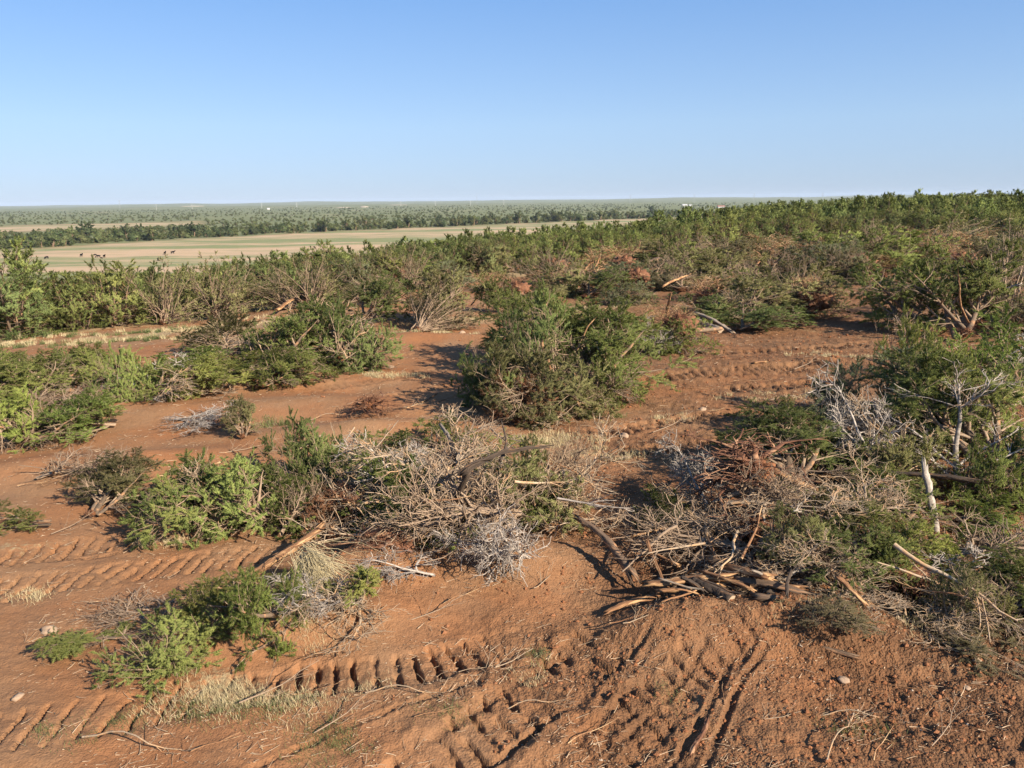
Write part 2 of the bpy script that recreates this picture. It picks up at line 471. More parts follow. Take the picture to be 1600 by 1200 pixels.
track([(600, 625), (680, 612), (740, 600)], 0.4, 0.3, 0.08, 0.8, 0.2)
# the wide sweep at the bottom: chevron pads and long scrapes running up to the right
track([(560, 1290), (700, 1190), (820, 1105), (905, 1040), (960, 985)], 0.46, 0.30, 0.10, 1.0, 0.22, -0.35, 0.05)
track([(820, 1290), (930, 1190), (1040, 1090), (1110, 1030), (1170, 985)], 0.40, 0.30, 0.06, 0.8, 0.2, -0.3, 0.03)
for pts, hw, dp in (([(470, 1290), (640, 1185), (790, 1085), (900, 1010)], .06, .05), ([(640, 1290), (780, 1190), (900, 1100), (985, 1030), (1030, 985)], .05, .045),
                    ([(1060, 1290), (1105, 1190), (1138, 1110), (1150, 1075), (1195, 1030), (1215, 1010)], .05, .05), ([(1010, 1260), (1075, 1160), (1118, 1085), (1140, 1040), (1180, 1005)], .05, .03),
                    ([(880, 1270), (980, 1150), (1060, 1070), (1110, 1010)], .05, .03), ([(760, 1290), (880, 1180), (980, 1090), (1050, 1010)], .07, .028), ([(300, 1250), (480, 1170), (640, 1110), (760, 1060)], .05, .035),
                    ([(-50, 885), (100, 874), (230, 855)], .06, .03), ([(0, 1010), (120, 990), (260, 985)], .05, .03)):
    track(pts, hw, 1.0, dp, 0.0, 0.2, 0.0, 0.022)

def track_z(x, y):
    """height change left by the tracks, and how fresh the soil is there"""
    dz = np.zeros_like(x); fresh = np.zeros_like(x)
    for P, hw, pitch, depth, gr, slot, skew, berm in TRACKS:
        m = 2.2 * hw + 0.25
        sel = np.nonzero((x > P[:, 0].min() - m) & (x < P[:, 0].max() + m) & (y > P[:, 1].min() - m) & (y < P[:, 1].max() + m))[0]
        if not len(sel): continue
        X = x[sel]; Y = y[sel]
        best = np.full(len(sel), 1e9); S = np.zeros(len(sel)); T = np.zeros(len(sel)); s0 = 0.0
        for a, b in zip(P[:-1], P[1:]):
            v = b - a; L = math.hypot(*v)
            if L < 1e-6: continue
            u = np.clip(((X - a[0]) * v[0] + (Y - a[1]) * v[1]) / L / L, 0, 1)
            ex = X - a[0] - u * v[0]; ey = Y - a[1] - u * v[1]
            d2 = ex * ex + ey * ey
            w = d2 < best
            best[w] = d2[w]; S[w] = s0 + u[w] * L
            T[w] = np.where(v[0] * ey[w] - v[1] * ex[w] > 0, 1, -1) * np.sqrt(d2[w])
            s0 += L
        wob = 0.06 * perlin(X / 0.5, Y / 0.5, 41) + (0.14 if gr == 0 else 0) * perlin(X / 1.1, Y / 1.1, 46)
        T = T + wob * min(1, hw * 3)
        ends = sstep(0, 0.5, S) * sstep(0, 0.5, s0 - S)
        fade = ends * sstep(-0.85, -0.2, perlin(X / 1.2, Y / 1.2, 42))
        a = np.abs(T)
        inside = sstep(hw * 1.02 + .01, hw * 0.94, a)
        brm = np.exp(-((a - hw * 1.25) / (0.28 * hw + .03)) ** 2) * berm * (0.6 + 0.9 * perlin(X / .22, Y / .22, 43))
        if gr > 0:
            ph = (S + skew * T + 0.025 * perlin(X / .2, Y / .2, 44) + 0.10 * perlin(X / .9, Y / .9, 47)) / pitch
            fr = np.abs(ph - np.round(ph))
            g = sstep(slot, slot * 0.78, fr)
            brk = sstep(-0.65, -0.2, perlin(X / .33, Y / .33, 45)) * np.clip(.75 + .55 * perlin(X / .6, Y / .6, 48), .15, 1.2)
            mid = 1 - 0.35 * np.exp(-(T / (hw * .18)) ** 2)
            prof = -0.14 * depth - depth * gr * g * brk * mid + 0.12 * depth * (ph - np.floor(ph) - .5)
            fr2 = g * brk
            prof = prof + .16 * depth * perlin(X / .085, Y / .085, 49) * (.4 + g) + .15 * depth * perlin(X / .19, Y / .19, 62)
        else:
            prof = -depth * (1 - 0.5 * (a / hw) ** 2) * np.clip(.75 + .9 * perlin(X / .45, Y / .45, 63), .1, 1.3); fr2 = np.ones_like(a)
        dz[sel] += fade * (inside * prof + brm)
        fresh[sel] = np.maximum(fresh[sel], fade * np.maximum(inside * (0.15 + 0.55 * fr2), brm / max(berm, .01) * .4))
    return dz, fresh

def zone(x, y, px, py, rx, ry):
    cx, cy = at(px, py)
    return np.exp(-(((x - cx) / rx) ** 2 + ((y - cy) / ry) ** 2))

def surface(x, y):
    """full height of the cleared ground, with its cover weights"""
    x = np.asarray(x, float).copy(); y = np.asarray(y, float).copy()
    r = np.hypot(x, y); az = np.arctan2(x, y)
    z = base_z(x, y)
    near = np.nonzero((r < 70) & (np.abs(az) < 1.0))[0]
    cov = np.zeros((len(x), 4)); fld = np.zeros(len(x))
    fr = front_r(az); er = edge_r(az)
    behind = sstep(-2.5, 1.5, r - fr + 2.0 * perlin(x / 4.0, y / 4.0, 50))
    cov[:, 0] = 0.55 * sstep(-3.0, 0.0, r - fr + 2.5 * perlin(x / 3.0, y / 3.0, 51)) * sstep(150, 90, r) + 0.25 * behind
    cov[:, 1] = 0.5 * behind * sstep(-0.3, 0.5, perlin(x / 5.0, y / 5.0, 52)) + 0.2 * behind
    if len(near):
        X, Y = x[near], y[near]
        dz, fresh = track_z(X, Y)
        # rough, cloddy ground on the right, smoother bladed ground on the left
        rough = np.clip(0.40 + 0.11 * X + 0.6 * perlin(X / 2.6, Y / 2.6, 53), 0.15, 1.0)
        rough = np.maximum(rough, 0.9 * zone(X, Y, 1420, 1110, 1.9, 1.6))
        rough = np.maximum(rough, 0.8 * zone(X, Y, 850, 1000, 1.4, 1.0))
        rough = np.maximum(rough, 0.9 * zone(X, Y, 575, 900, 1.3, .9))
        rough = np.maximum(rough * 1.25, 0.7 * fresh)
        w1 = perlin(X / .5, Y / .5, 54); w2 = perlin(X / .21, Y / .21, 55); w3 = perlin(X / .095, Y / .095, 56)
        clod = np.abs(perlin(X / .3 + .5 * w1, Y / .3, 57))
        dz = dz + rough * (0.024 * w1 + 0.024 * w2 + 0.034 * np.abs(w3) + 0.040 * (0.35 - clod)) * sstep(70, 45, r[near])
        # faint scrape lines left by the blade, running with the tracks
        dz = dz + 0.012 * perlin((X * .25 + Y * .97) / .12, (X * .97 - Y * .25) / 2.4, 58) * (1 - rough)
        z[near] += dz
        cov[near, 2] = np.clip(np.maximum(fresh, 0.66 * rough + 0.3 * w1 * rough), 0, 1)
        cov[near, 2] *= (sstep(-1.5, 2.5, X) * .35 + .65) * (1 - .35 * sstep(13, 22, r[near]))
        g = 0
        for px, py, rx, ry, wt in ((430, 1090, 1.0, .35, .55), (330, 1070, .6, .4, .45), (100, 1140, .9, .35, .35), (520, 1000, .5, .5, .3),
                                   (900, 710, 1.8, .7, .6), (860, 690, 1.0, .5, .5), (590, 590, 1.0, .5, .6), (700, 505, 2.5, .8, .6), (1300, 560, 2.0, .7, .45),
                                   (1250, 620, 2.5, .5, .3), (320, 690, 1.0, .5, .3), (60, 925, 1.2, .25, .45), (60, 850, .8, .3, .4), (1540, 950, .8, .4, .3),
                                   (880, 480, 5, 1.5, .5), (300, 505, 9, 1.1, .6), (1100, 510, 3, 1, .4), (1330, 440, 4, 2, .4), (0, 545, 4, 1.0, .5), (1400, 980, 1, .4, .3)):
            g = g + wt * zone(X, Y, px, py, rx, ry)
        g = g + 0.28 * sstep(.1, .6, perlin(X / 1.6, Y / 1.6, 59)) + .30 * sstep(28, 45, r[near]) * sstep(-.2, .5, perlin(X / 4., Y / 2.5, 60))
        cov[near, 0] = np.maximum(cov[near, 0], np.clip(g, 0, .8))
    d = r - er
    fld = sstep(60, 110, d) * sstep(1.2, 1.0, np.abs(az))
    # scrub beyond the line of big trees along the field
    far = 24.0 * FPX / np.clip(np.interp(az, [px_az(0), px_az(730), px_az(1040), px_az(1200)], [57, 38, 29, 24]), 5, 99)
    sc = sstep(0, 12, r - far)
    strip = sstep(330, 400, r - far) * sstep(640, 600, r - far) * sstep(px_az(330), px_az(290), az)
    cov[:, 3] = np.clip(sc - strip, 0, 1)
    fld = fld * (1 - cov[:, 3])
    return z, cov, fld

# fan of rings round the viewpoint: fine where the ground is near, coarse far off and behind
azs = np.concatenate([np.linspace(-180, -46, 34)[:-1], np.linspace(-46, -38, 9)[:-1], np.linspace(-38, 38, 640), np.linspace(38, 46, 9)[1:], np.linspace(46, 180, 34)[1:-1]])
rs = np.concatenate([[0.6, 1.5, 3.0, 4.5], np.geomspace(6.2, 62, 560), np.geomspace(63.2, 700, 80), np.geomspace(735, 16000, 50)])
AZG, RG = np.meshgrid(np.radians(azs), rs)
GX = (RG * np.sin(AZG)).ravel(); GY = (RG * np.cos(AZG)).ravel()
GZ, COVER, FIELD = surface(GX, GY)
na, nr = len(azs), len(rs)
i = np.arange(nr - 1)[:, None] * na; j = np.arange(na)[None, :]; j2 = (j + 1) % na
quads = np.stack([i + j, i + na + j, i + na + j2, i + j2], -1).reshape(-1, 4)[:, ::-1]
cen = len(GX)
tri = np.stack([np.full(na, cen), np.arange(na), (np.arange(na) + 1) % na], -1)[:, ::-1]
GV = np.vstack([np.stack([GX, GY, GZ], -1), [[0, 0, GZ[:na].mean()]]])
gm = make_mesh('ground', GV, [quads, tri], [M['ground']], attrs={'cover': np.vstack([COVER, [[0] * 4]]), 'field': np.append(FIELD, 0)})
ground = tag(ob('ground', gm), kind='structure')
# ---------------------------------------------------------------- branches and foliage
def walk(g, pos, d, length, K, wob, trop=(0, 0, 0), tw=0.0):
    n = len(pos); P = np.empty((n, K, 3)); P[:, 0] = pos; d = nrm(np.asarray(d, float))
    st = (np.broadcast_to(length, (n,)) / (K - 1))[:, None]; trop = np.asarray(trop, float)
    for k in range(1, K):
        d = nrm(d + wob * g.normal(size=(n, 3)) + tw * trop)
        P[:, k] = P[:, k - 1] + d * st
    return P

def taper(r0, r1, n, K, pw=1.0):
    t = np.linspace(0, 1, K) ** pw
    r0 = np.broadcast_to(r0, (n,))[:, None]; r1 = np.broadcast_to(r1, (n,))[:, None]
    return r0 * (1 - t) + r1 * t

def along(P, idx, t):
    K = P.shape[1]; f = t * (K - 1); k = np.minimum(f.astype(int), K - 2); u = (f - k)[:, None]
    a, b = P[idx, k], P[idx, k + 1]
    return a * (1 - u) + b * u, nrm(b - a)

def spawn(g, P, Rr, n, t0, t1, length, ang, asd, K, wob, trop=(0, 0, 0), tw=0.0, rs=0.6, rt=0.004, shrink=0.5, weight=None):
    L = np.linalg.norm(np.diff(P, axis=1), axis=-1).sum(1)
    w = L if weight is None else weight
    idx = g.choice(len(P), n, p=w / w.sum()); t = g.uniform(t0, t1, n)
    pos, tan = along(P, idx, t)
    K0 = P.shape[1]; r0 = np.array([np.interp(tt * (K0 - 1), np.arange(K0), Rr[i]) for i, tt in zip(idx, t)]) * rs
    side = nrm(np.cross(tan, g.normal(size=(n, 3))))
    a = R(ang) + R(asd) * g.normal(size=n)
    d = tan * np.cos(a)[:, None] + side * np.sin(a)[:, None]
    ln = length * (1 - shrink * t) * g.uniform(.65, 1.25, n)
    Q = walk(g, pos, d, ln, K, wob, trop, tw)
    return Q, taper(np.maximum(r0, rt * 1.3), rt, n, K), idx

def tubes(P, Rr, S):
    n, K, _ = P.shape
    T = np.gradient(P, axis=1); T = nrm(T)
    ref = np.where(np.abs(T[:, :1, 2:3]) < 0.8, np.array([0., 0, 1]), np.array([1., 0, 0]))
    A = nrm(np.cross(T, ref)); B = np.cross(T, A)
    an = np.linspace(0, 2 * np.pi, S, endpoint=False)
    V = P[:, :, None] + Rr[:, :, None, None] * (A[:, :, None] * np.cos(an)[:, None] + B[:, :, None] * np.sin(an)[:, None])
    b = (np.arange(n) * K * S)[:, None, None]; k = (np.arange(K - 1) * S)[None, :, None]; s = np.arange(S)[None, None, :]; s2 = (s + 1) % S
    F = np.stack([b + k + s, b + k + s2, b + k + S + s2, b + k + S + s], -1).reshape(-1, 4)
    return V.reshape(-1, 3), F

def add_tubes(G, P, Rr, S, g, t0=0.0, t1=1.0):
    V, F = tubes(P, Rr, S)
    ti = np.repeat(g.uniform(t0, t1, len(P)), P.shape[1] * S)
    G.add(V, F, ti)

def foliage(G, g, P, n, ln, wd, fwd=0.8, spread=0.5, up=0.15, center=None, t0=0.1, clump=None, tint0=None):
    """n small tapered sprays growing from the twigs P"""
    idx = g.integers(0, len(P), n); t = g.uniform(t0, 1.0, n) ** 0.8
    pos, tan = along(P, idx, t)
    d = nrm(tan * fwd + spread * g.normal(size=(n, 3)) + np.array([0, 0, up]))
    side = nrm(np.cross(d, g.normal(size=(n, 3))))
    L = ln * g.uniform(.55, 1.35, n)[:, None]; W = wd * g.uniform(.7, 1.3, n)[:, None]
    pos = pos + g.normal(size=(n, 3)) * ln * 0.12
    V = np.stack([pos - side * W * .5, pos + side * W * .5, pos + d * L + side * W * .08], 1)
    fn = nrm(np.cross(V[:, 1] - V[:, 0], V[:, 2] - V[:, 0]))
    out = nrm(pos - (np.array([0, 0, 0.4]) if center is None else center) + 1e-6)
    sgn = np.sign((fn * out).sum(1, keepdims=True)); sgn[sgn == 0] = 1
    sw = sgn[:, 0] < 0; V[sw, 0], V[sw, 1] = V[sw, 1].copy(), V[sw, 0].copy()      # every spray faces outwards
    N = nrm(fn * sgn * 0.55 + out * 0.6 + d * 0.2)
    base = g.uniform(.15, .85, len(P)) if tint0 is None else tint0
    ti = np.clip(base[idx] + g.normal(size=n) * .18, 0, 1)
    G.add(V.reshape(-1, 3), np.arange(3 * n).reshape(-1, 3), np.repeat(ti, 3), np.repeat(N, 3, axis=0))

def ground_clamp(P, z0=0.03):
    z = P[..., 2]
    P[..., 2] = np.where(z < z0, z0 + np.abs(z - z0) * 0.22, z)
    return P

def blob(g, n=20, m=14, rough=0.25, scale=(1, 1, 1), freq=2.2):
    """a lumpy closed body"""
    th = np.linspace(0, 2 * np.pi, n, endpoint=False); ph = np.linspace(0, np.pi, m + 2)[1:-1]
    d = np.stack([np.sin(ph)[:, None] * np.cos(th), np.sin(ph)[:, None] * np.sin(th), np.repeat(np.cos(ph)[:, None], n, 1)], -1).reshape(-1, 3)
    d = np.vstack([d, [[0, 0, 1], [0, 0, -1]]])
    r = np.ones(len(d))
    for k in range(9):
        f = g.normal(size=3) * freq * (1 + k * .5); r += rough * np.sin(d @ f + g.uniform(0, 6)) / (1 + k * .55) * .6
    V = d * r[:, None] * np.array(scale)
    i = np.arange(m - 1)[:, None] * n; j = np.arange(n)[None]; j2 = (j + 1) % n
    Q = np.stack([i + j, i + n + j, i + n + j2, i + j2], -1).reshape(-1, 4)
    top = np.stack([np.full(n, n * m), np.arange(n), (np.arange(n) + 1) % n], -1)
    b0 = n * (m - 1)
    bot = np.stack([np.full(n, n * m + 1), b0 + (np.arange(n) + 1) % n, b0 + np.arange(n)], -1)
    return V, Q, np.vstack([top, bot])

class Kind:
    """a prototype: parts = [(name, mesh, parent index or None)], size"""
    def __init__(s): s.parts = []; s.pts = []
    def part(s, name, me, parent=None, color=False, pts=None, kind=None):
        s.parts.append((name, me, parent, color, kind))
        if pts is not None: s.pts.append(pts.reshape(-1, 3))
        return len(s.parts) - 1
    def done(s, origin_center=True):
        p = np.vstack(s.pts); lo = np.percentile(p, 1.5, axis=0); hi = np.percentile(p, 98.5, axis=0)
        s.lo, s.hi = lo, hi; s.sample = p[::max(1, len(p) // 1500)]
        return s
    def build(s, name, loc, rz, scale, color, tag_kw, woods=None):
        root = empty(name, loc, rz, scale); tag(root, **tag_kw); obs = []
        for nme, me, par, col, kd in s.parts:
            o = ob(nme, me, root if par is None else obs[par], color=color if col else None)
            if kd: o['kind'] = kd
            obs.append(o)
        return root

def root_plate(K, g, c, axis, rad, nroot, split, mat='rootwood', lump='lump', lk=1.0):
    """a torn-out root plate: soil lump with roots sticking out, facing along axis"""
    axis = nrm(np.asarray(axis, float)); c = np.asarray(c, float)
    a = nrm(np.cross(axis, [0, 0, 1.0])); b = np.cross(a, axis)
    V, Q, T = blob(g, 44, 28, 0.30, (1, 1, 1), 6.5)
    V = V * (1 + .10 * g.normal(size=(len(V), 1)))
    V = c + lk * rad * (V[:, :1] * a * .42 + V[:, 1:2] * b * .40 + V[:, 2:] * axis * .24)
    V[:, 2] = np.maximum(V[:, 2], -0.05)
    G = Geo(); ti = np.zeros(len(V)); G.add(V, Q, .3); G.F.setdefault(3, []).append(T)
    ib = K.part('root_ball', G.mesh('root_ball', M[lump]), pts=V)
    th = g.uniform(0, 2 * np.pi, nroot)
    sp = g.uniform(.35, 1.25, nroot)
    d = np.cos(th)[:, None] * a * sp[:, None] + np.sin(th)[:, None] * b * sp[:, None] + axis * g.uniform(.15, 1.0, nroot)[:, None]
    nroot = int(nroot * 1.7); th = g.uniform(0, 2 * np.pi, nroot); sp = g.uniform(.2, 1.2, nroot)
    d = np.cos(th)[:, None] * a * sp[:, None] + np.sin(th)[:, None] * b * sp[:, None] + axis * g.uniform(.1, .8, nroot)[:, None] + np.array([0, 0, .25])
    P = walk(g, c + nrm(d) * rad * .22, d, rad * (.35 + .8 * g.random(nroot) ** 2), 8, .38, (0, 0, -1), .03)
    P = ground_clamp(P)
    Rr = taper(rad * (.012 + .060 * g.random(nroot) ** 3), .003, nroot, 8)
    P2, R2, _ = spawn(g, P, Rr, nroot * 6, .15, 1, rad * .45, 60, 25, 5, .38, (0, 0, -1), .05, .5, .003)
    P2 = ground_clamp(P2)
    if lk != 1.0: K.pts.append(P.reshape(-1, 3).repeat(6, axis=0))
    if split:
        per = _[:]
        for k in range(nroot):
            G = Geo(); add_tubes(G, P[k:k + 1], Rr[k:k + 1], 6, g)
            s = per == k
            if s.any(): add_tubes(G, P2[s], R2[s], 4, g)
            K.part('root', G.mesh('root', M[mat]), ib)
    else:
        G = Geo(); add_tubes(G, P, Rr, 5, g); add_tubes(G, P2, R2, 3, g)
        K.part('roots', G.mesh('roots', M[mat]), ib, kind='stuff')
    return ib

def split_limbs(K, g, P1, R1, P2, R2, i2, P3, R3, i3, mat, S=(7, 5, 3), name='branch', trunk=None):
    for k in range(len(P1)):
        G = Geo(); add_tubes(G, P1[k:k + 1], R1[k:k + 1], S[0], g)
        s2 = np.nonzero(i2 == k)[0]
        if len(s2): add_tubes(G, P2[s2], R2[s2], S[1], g)
        if P3 is not None:
            s3 = np.isin(i3, s2)
            if s3.any(): add_tubes(G, P3[s3], R3[s3], S[2], g)
        K.part(name, G.mesh(name, M[mat]), None)

def lying_juniper(seed, L=3.6, stems=2, nleaf=72000, ll=.075, lw=.0135, elev=14, fan=22, bare=0.18, woods=('bark', 'greybrown'), root=True, split=True,
                  nl=22, n2=190, n3=1050, girth=.66, sag=-.05):
    g = np.random.default_rng(seed); K = Kind()
    az = R(fan) * g.normal(size=stems); el = R(elev) + R(8) * g.normal(size=stems)
    d = np.stack([np.cos(az) * np.cos(el), np.sin(az) * np.cos(el), np.sin(el)], -1)
    pos = np.array([[-.5 * L, 0, .32]]) + g.normal(size=(stems, 3)) * np.array([.06, .12, .05])
    P0 = walk(g, pos, d, L * g.uniform(.75, 1.0, stems), 9, .10, (0, 0, 1), -.02); P0 = ground_clamp(P0, .12)
    R0 = taper(L * g.uniform(.022, .034, stems), .012, stems, 9)
    P1, R1, i1 = spawn(g, P0, R0, nl * stems // 2 + nl // 2, .12, .97, girth * L * .62, 52, 14, 7, .13, (0, 0, 1), .05, .6, .008, .45)
    P1 = ground_clamp(P1, .08)
    P2, R2, i2 = spawn(g, P1, R1, n2, .15, 1, .26 * L, 45, 14, 6, .14, (.3, 0, 1), .03, .6, .005, .35)
    P2 = ground_clamp(P2)
    P3, R3, i3 = spawn(g, P2, R2, n3, .2, 1, .11 * L, 46, 18, 4, .16, (.2, 0, 1), sag + .05, .6, .003, .3)
    P3 = ground_clamp(P3)
    G = Geo(); add_tubes(G, P0, R0, 9, g); ti = K.part('trunk', G.mesh('trunk', M[woods[0]]))
    if split:
        split_limbs(K, g, P1, R1, P2, R2, i2, P3, R3, i3, woods[1])
    else:
        G = Geo(); add_tubes(G, P1, R1, 5, g); add_tubes(G, P2, R2, 4, g); add_tubes(G, P3, R3, 3, g)
        K.part('branches', G.mesh('branches', M[woods[1]]), kind='stuff')
    if nleaf:
        # whole limbs lost their green in the fall: leaves only on the others
        dead = g.random(len(P1)) < bare
        ok3 = ~dead[i2[i3]]
        G = Geo(); tl = g.uniform(.1, .9, len(P1))
        Pk = P3[ok3]; t3 = np.clip(tl[i2[i3]][ok3] * .5 + g.uniform(.1, .5, ok3.sum()), 0, 1)
        foliage(G, g, Pk, nleaf, ll, lw, .85, .50, .22 + sag, np.array([0, 0, .35]), .05, tint0=t3)
        K.part('crown', G.mesh('crown', M['leaf'], False), color=True, pts=P3[ok3])
    else:
        K.pts.append(P3.reshape(-1, 3))
    if root:
        root_plate(K, g, pos.mean(0) + np.array([-.12, 0, .12]), (-1, 0, .25), L * .11, 14, split)
    return K.done()

def bare_tangle(seed, L=3.2, stems=2, elev=20, fan=30, wood='grey', n1=22, n2=120, n3=360, n4=420, root=False, split=True, girth=.7, nleaf=0):
    g = np.random.default_rng(seed); K = Kind()
    az = R(fan) * g.normal(size=stems); el = R(elev) + R(10) * g.normal(size=stems)
    d = np.stack([np.cos(az) * np.cos(el), np.sin(az) * np.cos(el), np.sin(el)], -1)
    pos = np.array([[-.45 * L, 0, .15]]) + g.normal(size=(stems, 3)) * np.array([.08, .15, .04])
    P0 = walk(g, pos, d, L * g.uniform(.6, .95, stems), 9, .14); P0 = ground_clamp(P0, .1)
    R0 = taper(L * g.uniform(.016, .026, stems), .014, stems, 9)
    P1, R1, i1 = spawn(g, P0, R0, n1, .05, 1, girth * L * .62, 50, 18, 8, .20, (0, 0, 1), .03, .70, .010, .4)
    P1 = ground_clamp(P1, .06)
    P2, R2, i2 = spawn(g, P1, R1, n2, .12, 1, .3 * L, 46, 16, 7, .22, (0, 0, 1), .0, .74, .0095, .35)
    P2 = ground_clamp(P2)
    P3, R3, i3 = spawn(g, P2, R2, n3, .15, 1, .15 * L, 46, 16, 5, .2, (0, 0, -1), .03, .68, .0062, .3)
    P3 = ground_clamp(P3)
    P4, R4, i4 = spawn(g, P3, R3, n4, .2, 1, .07 * L, 42, 16, 4, .2, (0, 0, -1), .03, .6, .0025, .3)
    P4 = ground_clamp(P4)
    G = Geo(); add_tubes(G, P0, R0, 9, g); K.part('trunk', G.mesh('trunk', M[wood]))
    if split:
        for k in range(len(P1)):
            G = Geo(); add_tubes(G, P1[k:k + 1], R1[k:k + 1], 7, g)
            s2 = np.nonzero(i2 == k)[0]
            if len(s2):
                add_tubes(G, P2[s2], R2[s2], 5, g); s3 = np.nonzero(np.isin(i3, s2))[0]
                if len(s3):
                    add_tubes(G, P3[s3], R3[s3], 3, g); s4 = np.nonzero(np.isin(i4, s3))[0]
                    if len(s4): add_tubes(G, P4[s4], R4[s4], 3, g)
            K.part('branch', G.mesh('branch', M[wood]))
    else:
        G = Geo()
        for p, r, s in ((P1, R1, 6), (P2, R2, 4), (P3, R3, 3), (P4, R4, 3)): add_tubes(G, p, r, s, g)
        K.part('branches', G.mesh('branches', M[wood]), kind='stuff')
    if nleaf:
        G = Geo(); foliage(G, g, P4, nleaf, .09, .028, .7, .45, 0, np.array([0, 0, .3]))
        K.part('dry_foliage', G.mesh('dry_foliage', M['leaf'], False), color=True)
    K.pts.append(P3.reshape(-1, 3))
    if root: root_plate(K, g, pos.mean(0) + np.array([-.1, 0, .1]), (-1, 0, .3), L * .10, 14, split)
    return K.done()

def fan_shrub(seed, L=2.4, n=46, tilt=25, spread=38, wood='greybrown', nleaf=5000, root=True, ll=.12, lw=.03):
    """many thin stems spraying out of one root, as a shrub that was pushed over"""
    g = np.random.default_rng(seed); K = Kind()
    ax = np.array([math.sin(R(tilt)), 0, math.cos(R(tilt))])
    d = nrm(ax + math.tan(R(spread)) * g.normal(size=(n, 3)) * .62); d[:, 2] = np.abs(d[:, 2]) * .9 + .05
    pos = np.array([[0, 0, .12]]) + g.normal(size=(n, 3)) * np.array([.14, .14, .03])
    P0 = walk(g, pos, d, L * g.uniform(.55, 1.1, n), 8, .09, (.4, 0, -1), .05); P0 = ground_clamp(P0)
    R0 = taper(g.uniform(.012, .032, n), .005, n, 8)
    P1, R1, i1 = spawn(g, P0, R0, n * 6, .3, 1, .3 * L, 32, 12, 5, .15, (0, 0, 1), .02, .6, .004, .4)
    P1 = ground_clamp(P1)
    P2, R2, i2 = spawn(g, P1, R1, n * 14, .2, 1, .13 * L, 36, 12, 4, .15, rs=.6, rt=.003)
    P2 = ground_clamp(P2)
    G = Geo(); add_tubes(G, P0, R0, 6, g); K.part('stems', G.mesh('stems', M[wood]), kind='stuff')
    G = Geo(); add_tubes(G, P1, R1, 4, g); add_tubes(G, P2, R2, 3, g); K.part('twigs', G.mesh('twigs', M[wood]), kind='stuff')
    if nleaf:
        G = Geo(); foliage(G, g, P2, nleaf, ll, lw, .8, .4, .1, np.array([0, 0, .2])); K.part('foliage', G.mesh('foliage', M['leaf'], False), color=True)
    K.pts.append(P1.reshape(-1, 3))
    if root: root_plate(K, g, (-.1, 0, .15), (-.8, 0, .3), L * .11, 16, False)
    return K.done()

def standing_juniper(seed, H=3.3, W=2.6, nleaf=34000, ll=.10, lw=.021, stems=4, lod=False, cone=0.5, bare_low=.12):
    g = np.random.default_rng(seed); K = Kind()
    az = np.linspace(0, 2 * np.pi, stems, endpoint=False) + g.normal(size=stems) * .5; el = R(78) + R(7) * g.normal(size=stems)
    el = np.minimum(el, R(88))
    d = np.stack([np.cos(az) * np.cos(el), np.sin(az) * np.cos(el), np.sin(el)], -1)
    pos = g.normal(size=(stems, 3)) * np.array([.12, .12, 0]) + np.array([0, 0, -.1])
    P0 = walk(g, pos, d, H * g.uniform(.72, 1.0, stems), 8, .06, (0, 0, 1), .08)
    R0 = taper(H * g.uniform(.016, .026, stems), .01, stems, 8)
    n1 = 84 if not lod else 44
    # limbs: longest low down, short at the top
    L = np.linalg.norm(np.diff(P0, axis=1), axis=-1).sum(1)
    idx = g.choice(stems, n1); t = g.uniform(.03, 1.0, n1) ** 1.1
    p, tan = along(P0, idx, t)
    a2 = g.uniform(0, 2 * np.pi, n1); dz = np.interp(t, [0, .2, .5, 1], [-.15, .2, .55, 1.6])
    dd = nrm(np.stack([np.cos(a2), np.sin(a2), dz], -1))
    prof = np.interp(t, [0, .25, .6, 1], [.80, 1.0, .82, .46]) * (1 - cone * .35 * t)
    P1 = walk(g, p, dd, W * .5 * prof * g.uniform(.6, 1.25, n1), 6, .10, (0, 0, 1), .06)
    P1[..., 2] = np.maximum(P1[..., 2], .05)
    R1 = taper(.018, .006, n1, 6)
    n2 = n1 * 4; P2, R2, i2 = spawn(g, P1, R1, n2, .25, 1, .22 * W, 40, 14, 4, .15, (0, 0, 1), .10, .6, .005, .35)
    n3 = n2 * 2; P3, R3, i3 = spawn(g, P2, R2, n3, .2, 1, .14 * W, 38, 14, 3, .15, (0, 0, 1), .12, .6, .004, .3)
    P3[..., 2] = np.maximum(P3[..., 2], .05)
    G = Geo(); add_tubes(G, P0, R0, 6 if not lod else 4, g)
    if not lod:
        add_tubes(G, P1, R1, 4, g); add_tubes(G, P2, R2, 3, g)
    T = G
    G2 = Geo(); tl = g.uniform(.1, .9, n1)
    t3 = np.clip(tl[i2[i3]] * .55 + g.uniform(.05, .45, n3), 0, 1)
    dead = g.random(n1) < bare_low
    ok = ~dead[i2[i3]]
    foliage(G2, g, P3[ok], nleaf, ll, lw, .65, .48, .25, np.array([0, 0, H * .45]), .05, tint0=t3[ok])
    if lod:
        V = np.concatenate(T.V + G2.V); nt_ = T.n
        F4 = np.concatenate(T.F[4]); F3 = np.concatenate(G2.F[3]) + nt_
        N = np.vstack([np.tile([[0, 0, 0.]], (nt_, 1)), np.concatenate(G2.N)])
        tn = nrm(np.concatenate(T.V) - np.array([0, 0, 1.0])); N[:nt_] = tn
        return make_mesh('juniper', V, [F4, F3], [M['bark'], M['leaf']], np.r_[np.zeros(len(F4), int), np.ones(len(F3), int)], False,
                         {'tint': np.concatenate(T.T + G2.T)}, N)
    K.part('trunk', T.mesh('trunk', M['bark'])); K.part('crown', G2.mesh('crown', M['leaf'], False), color=True, pts=P3)
    return K.done()

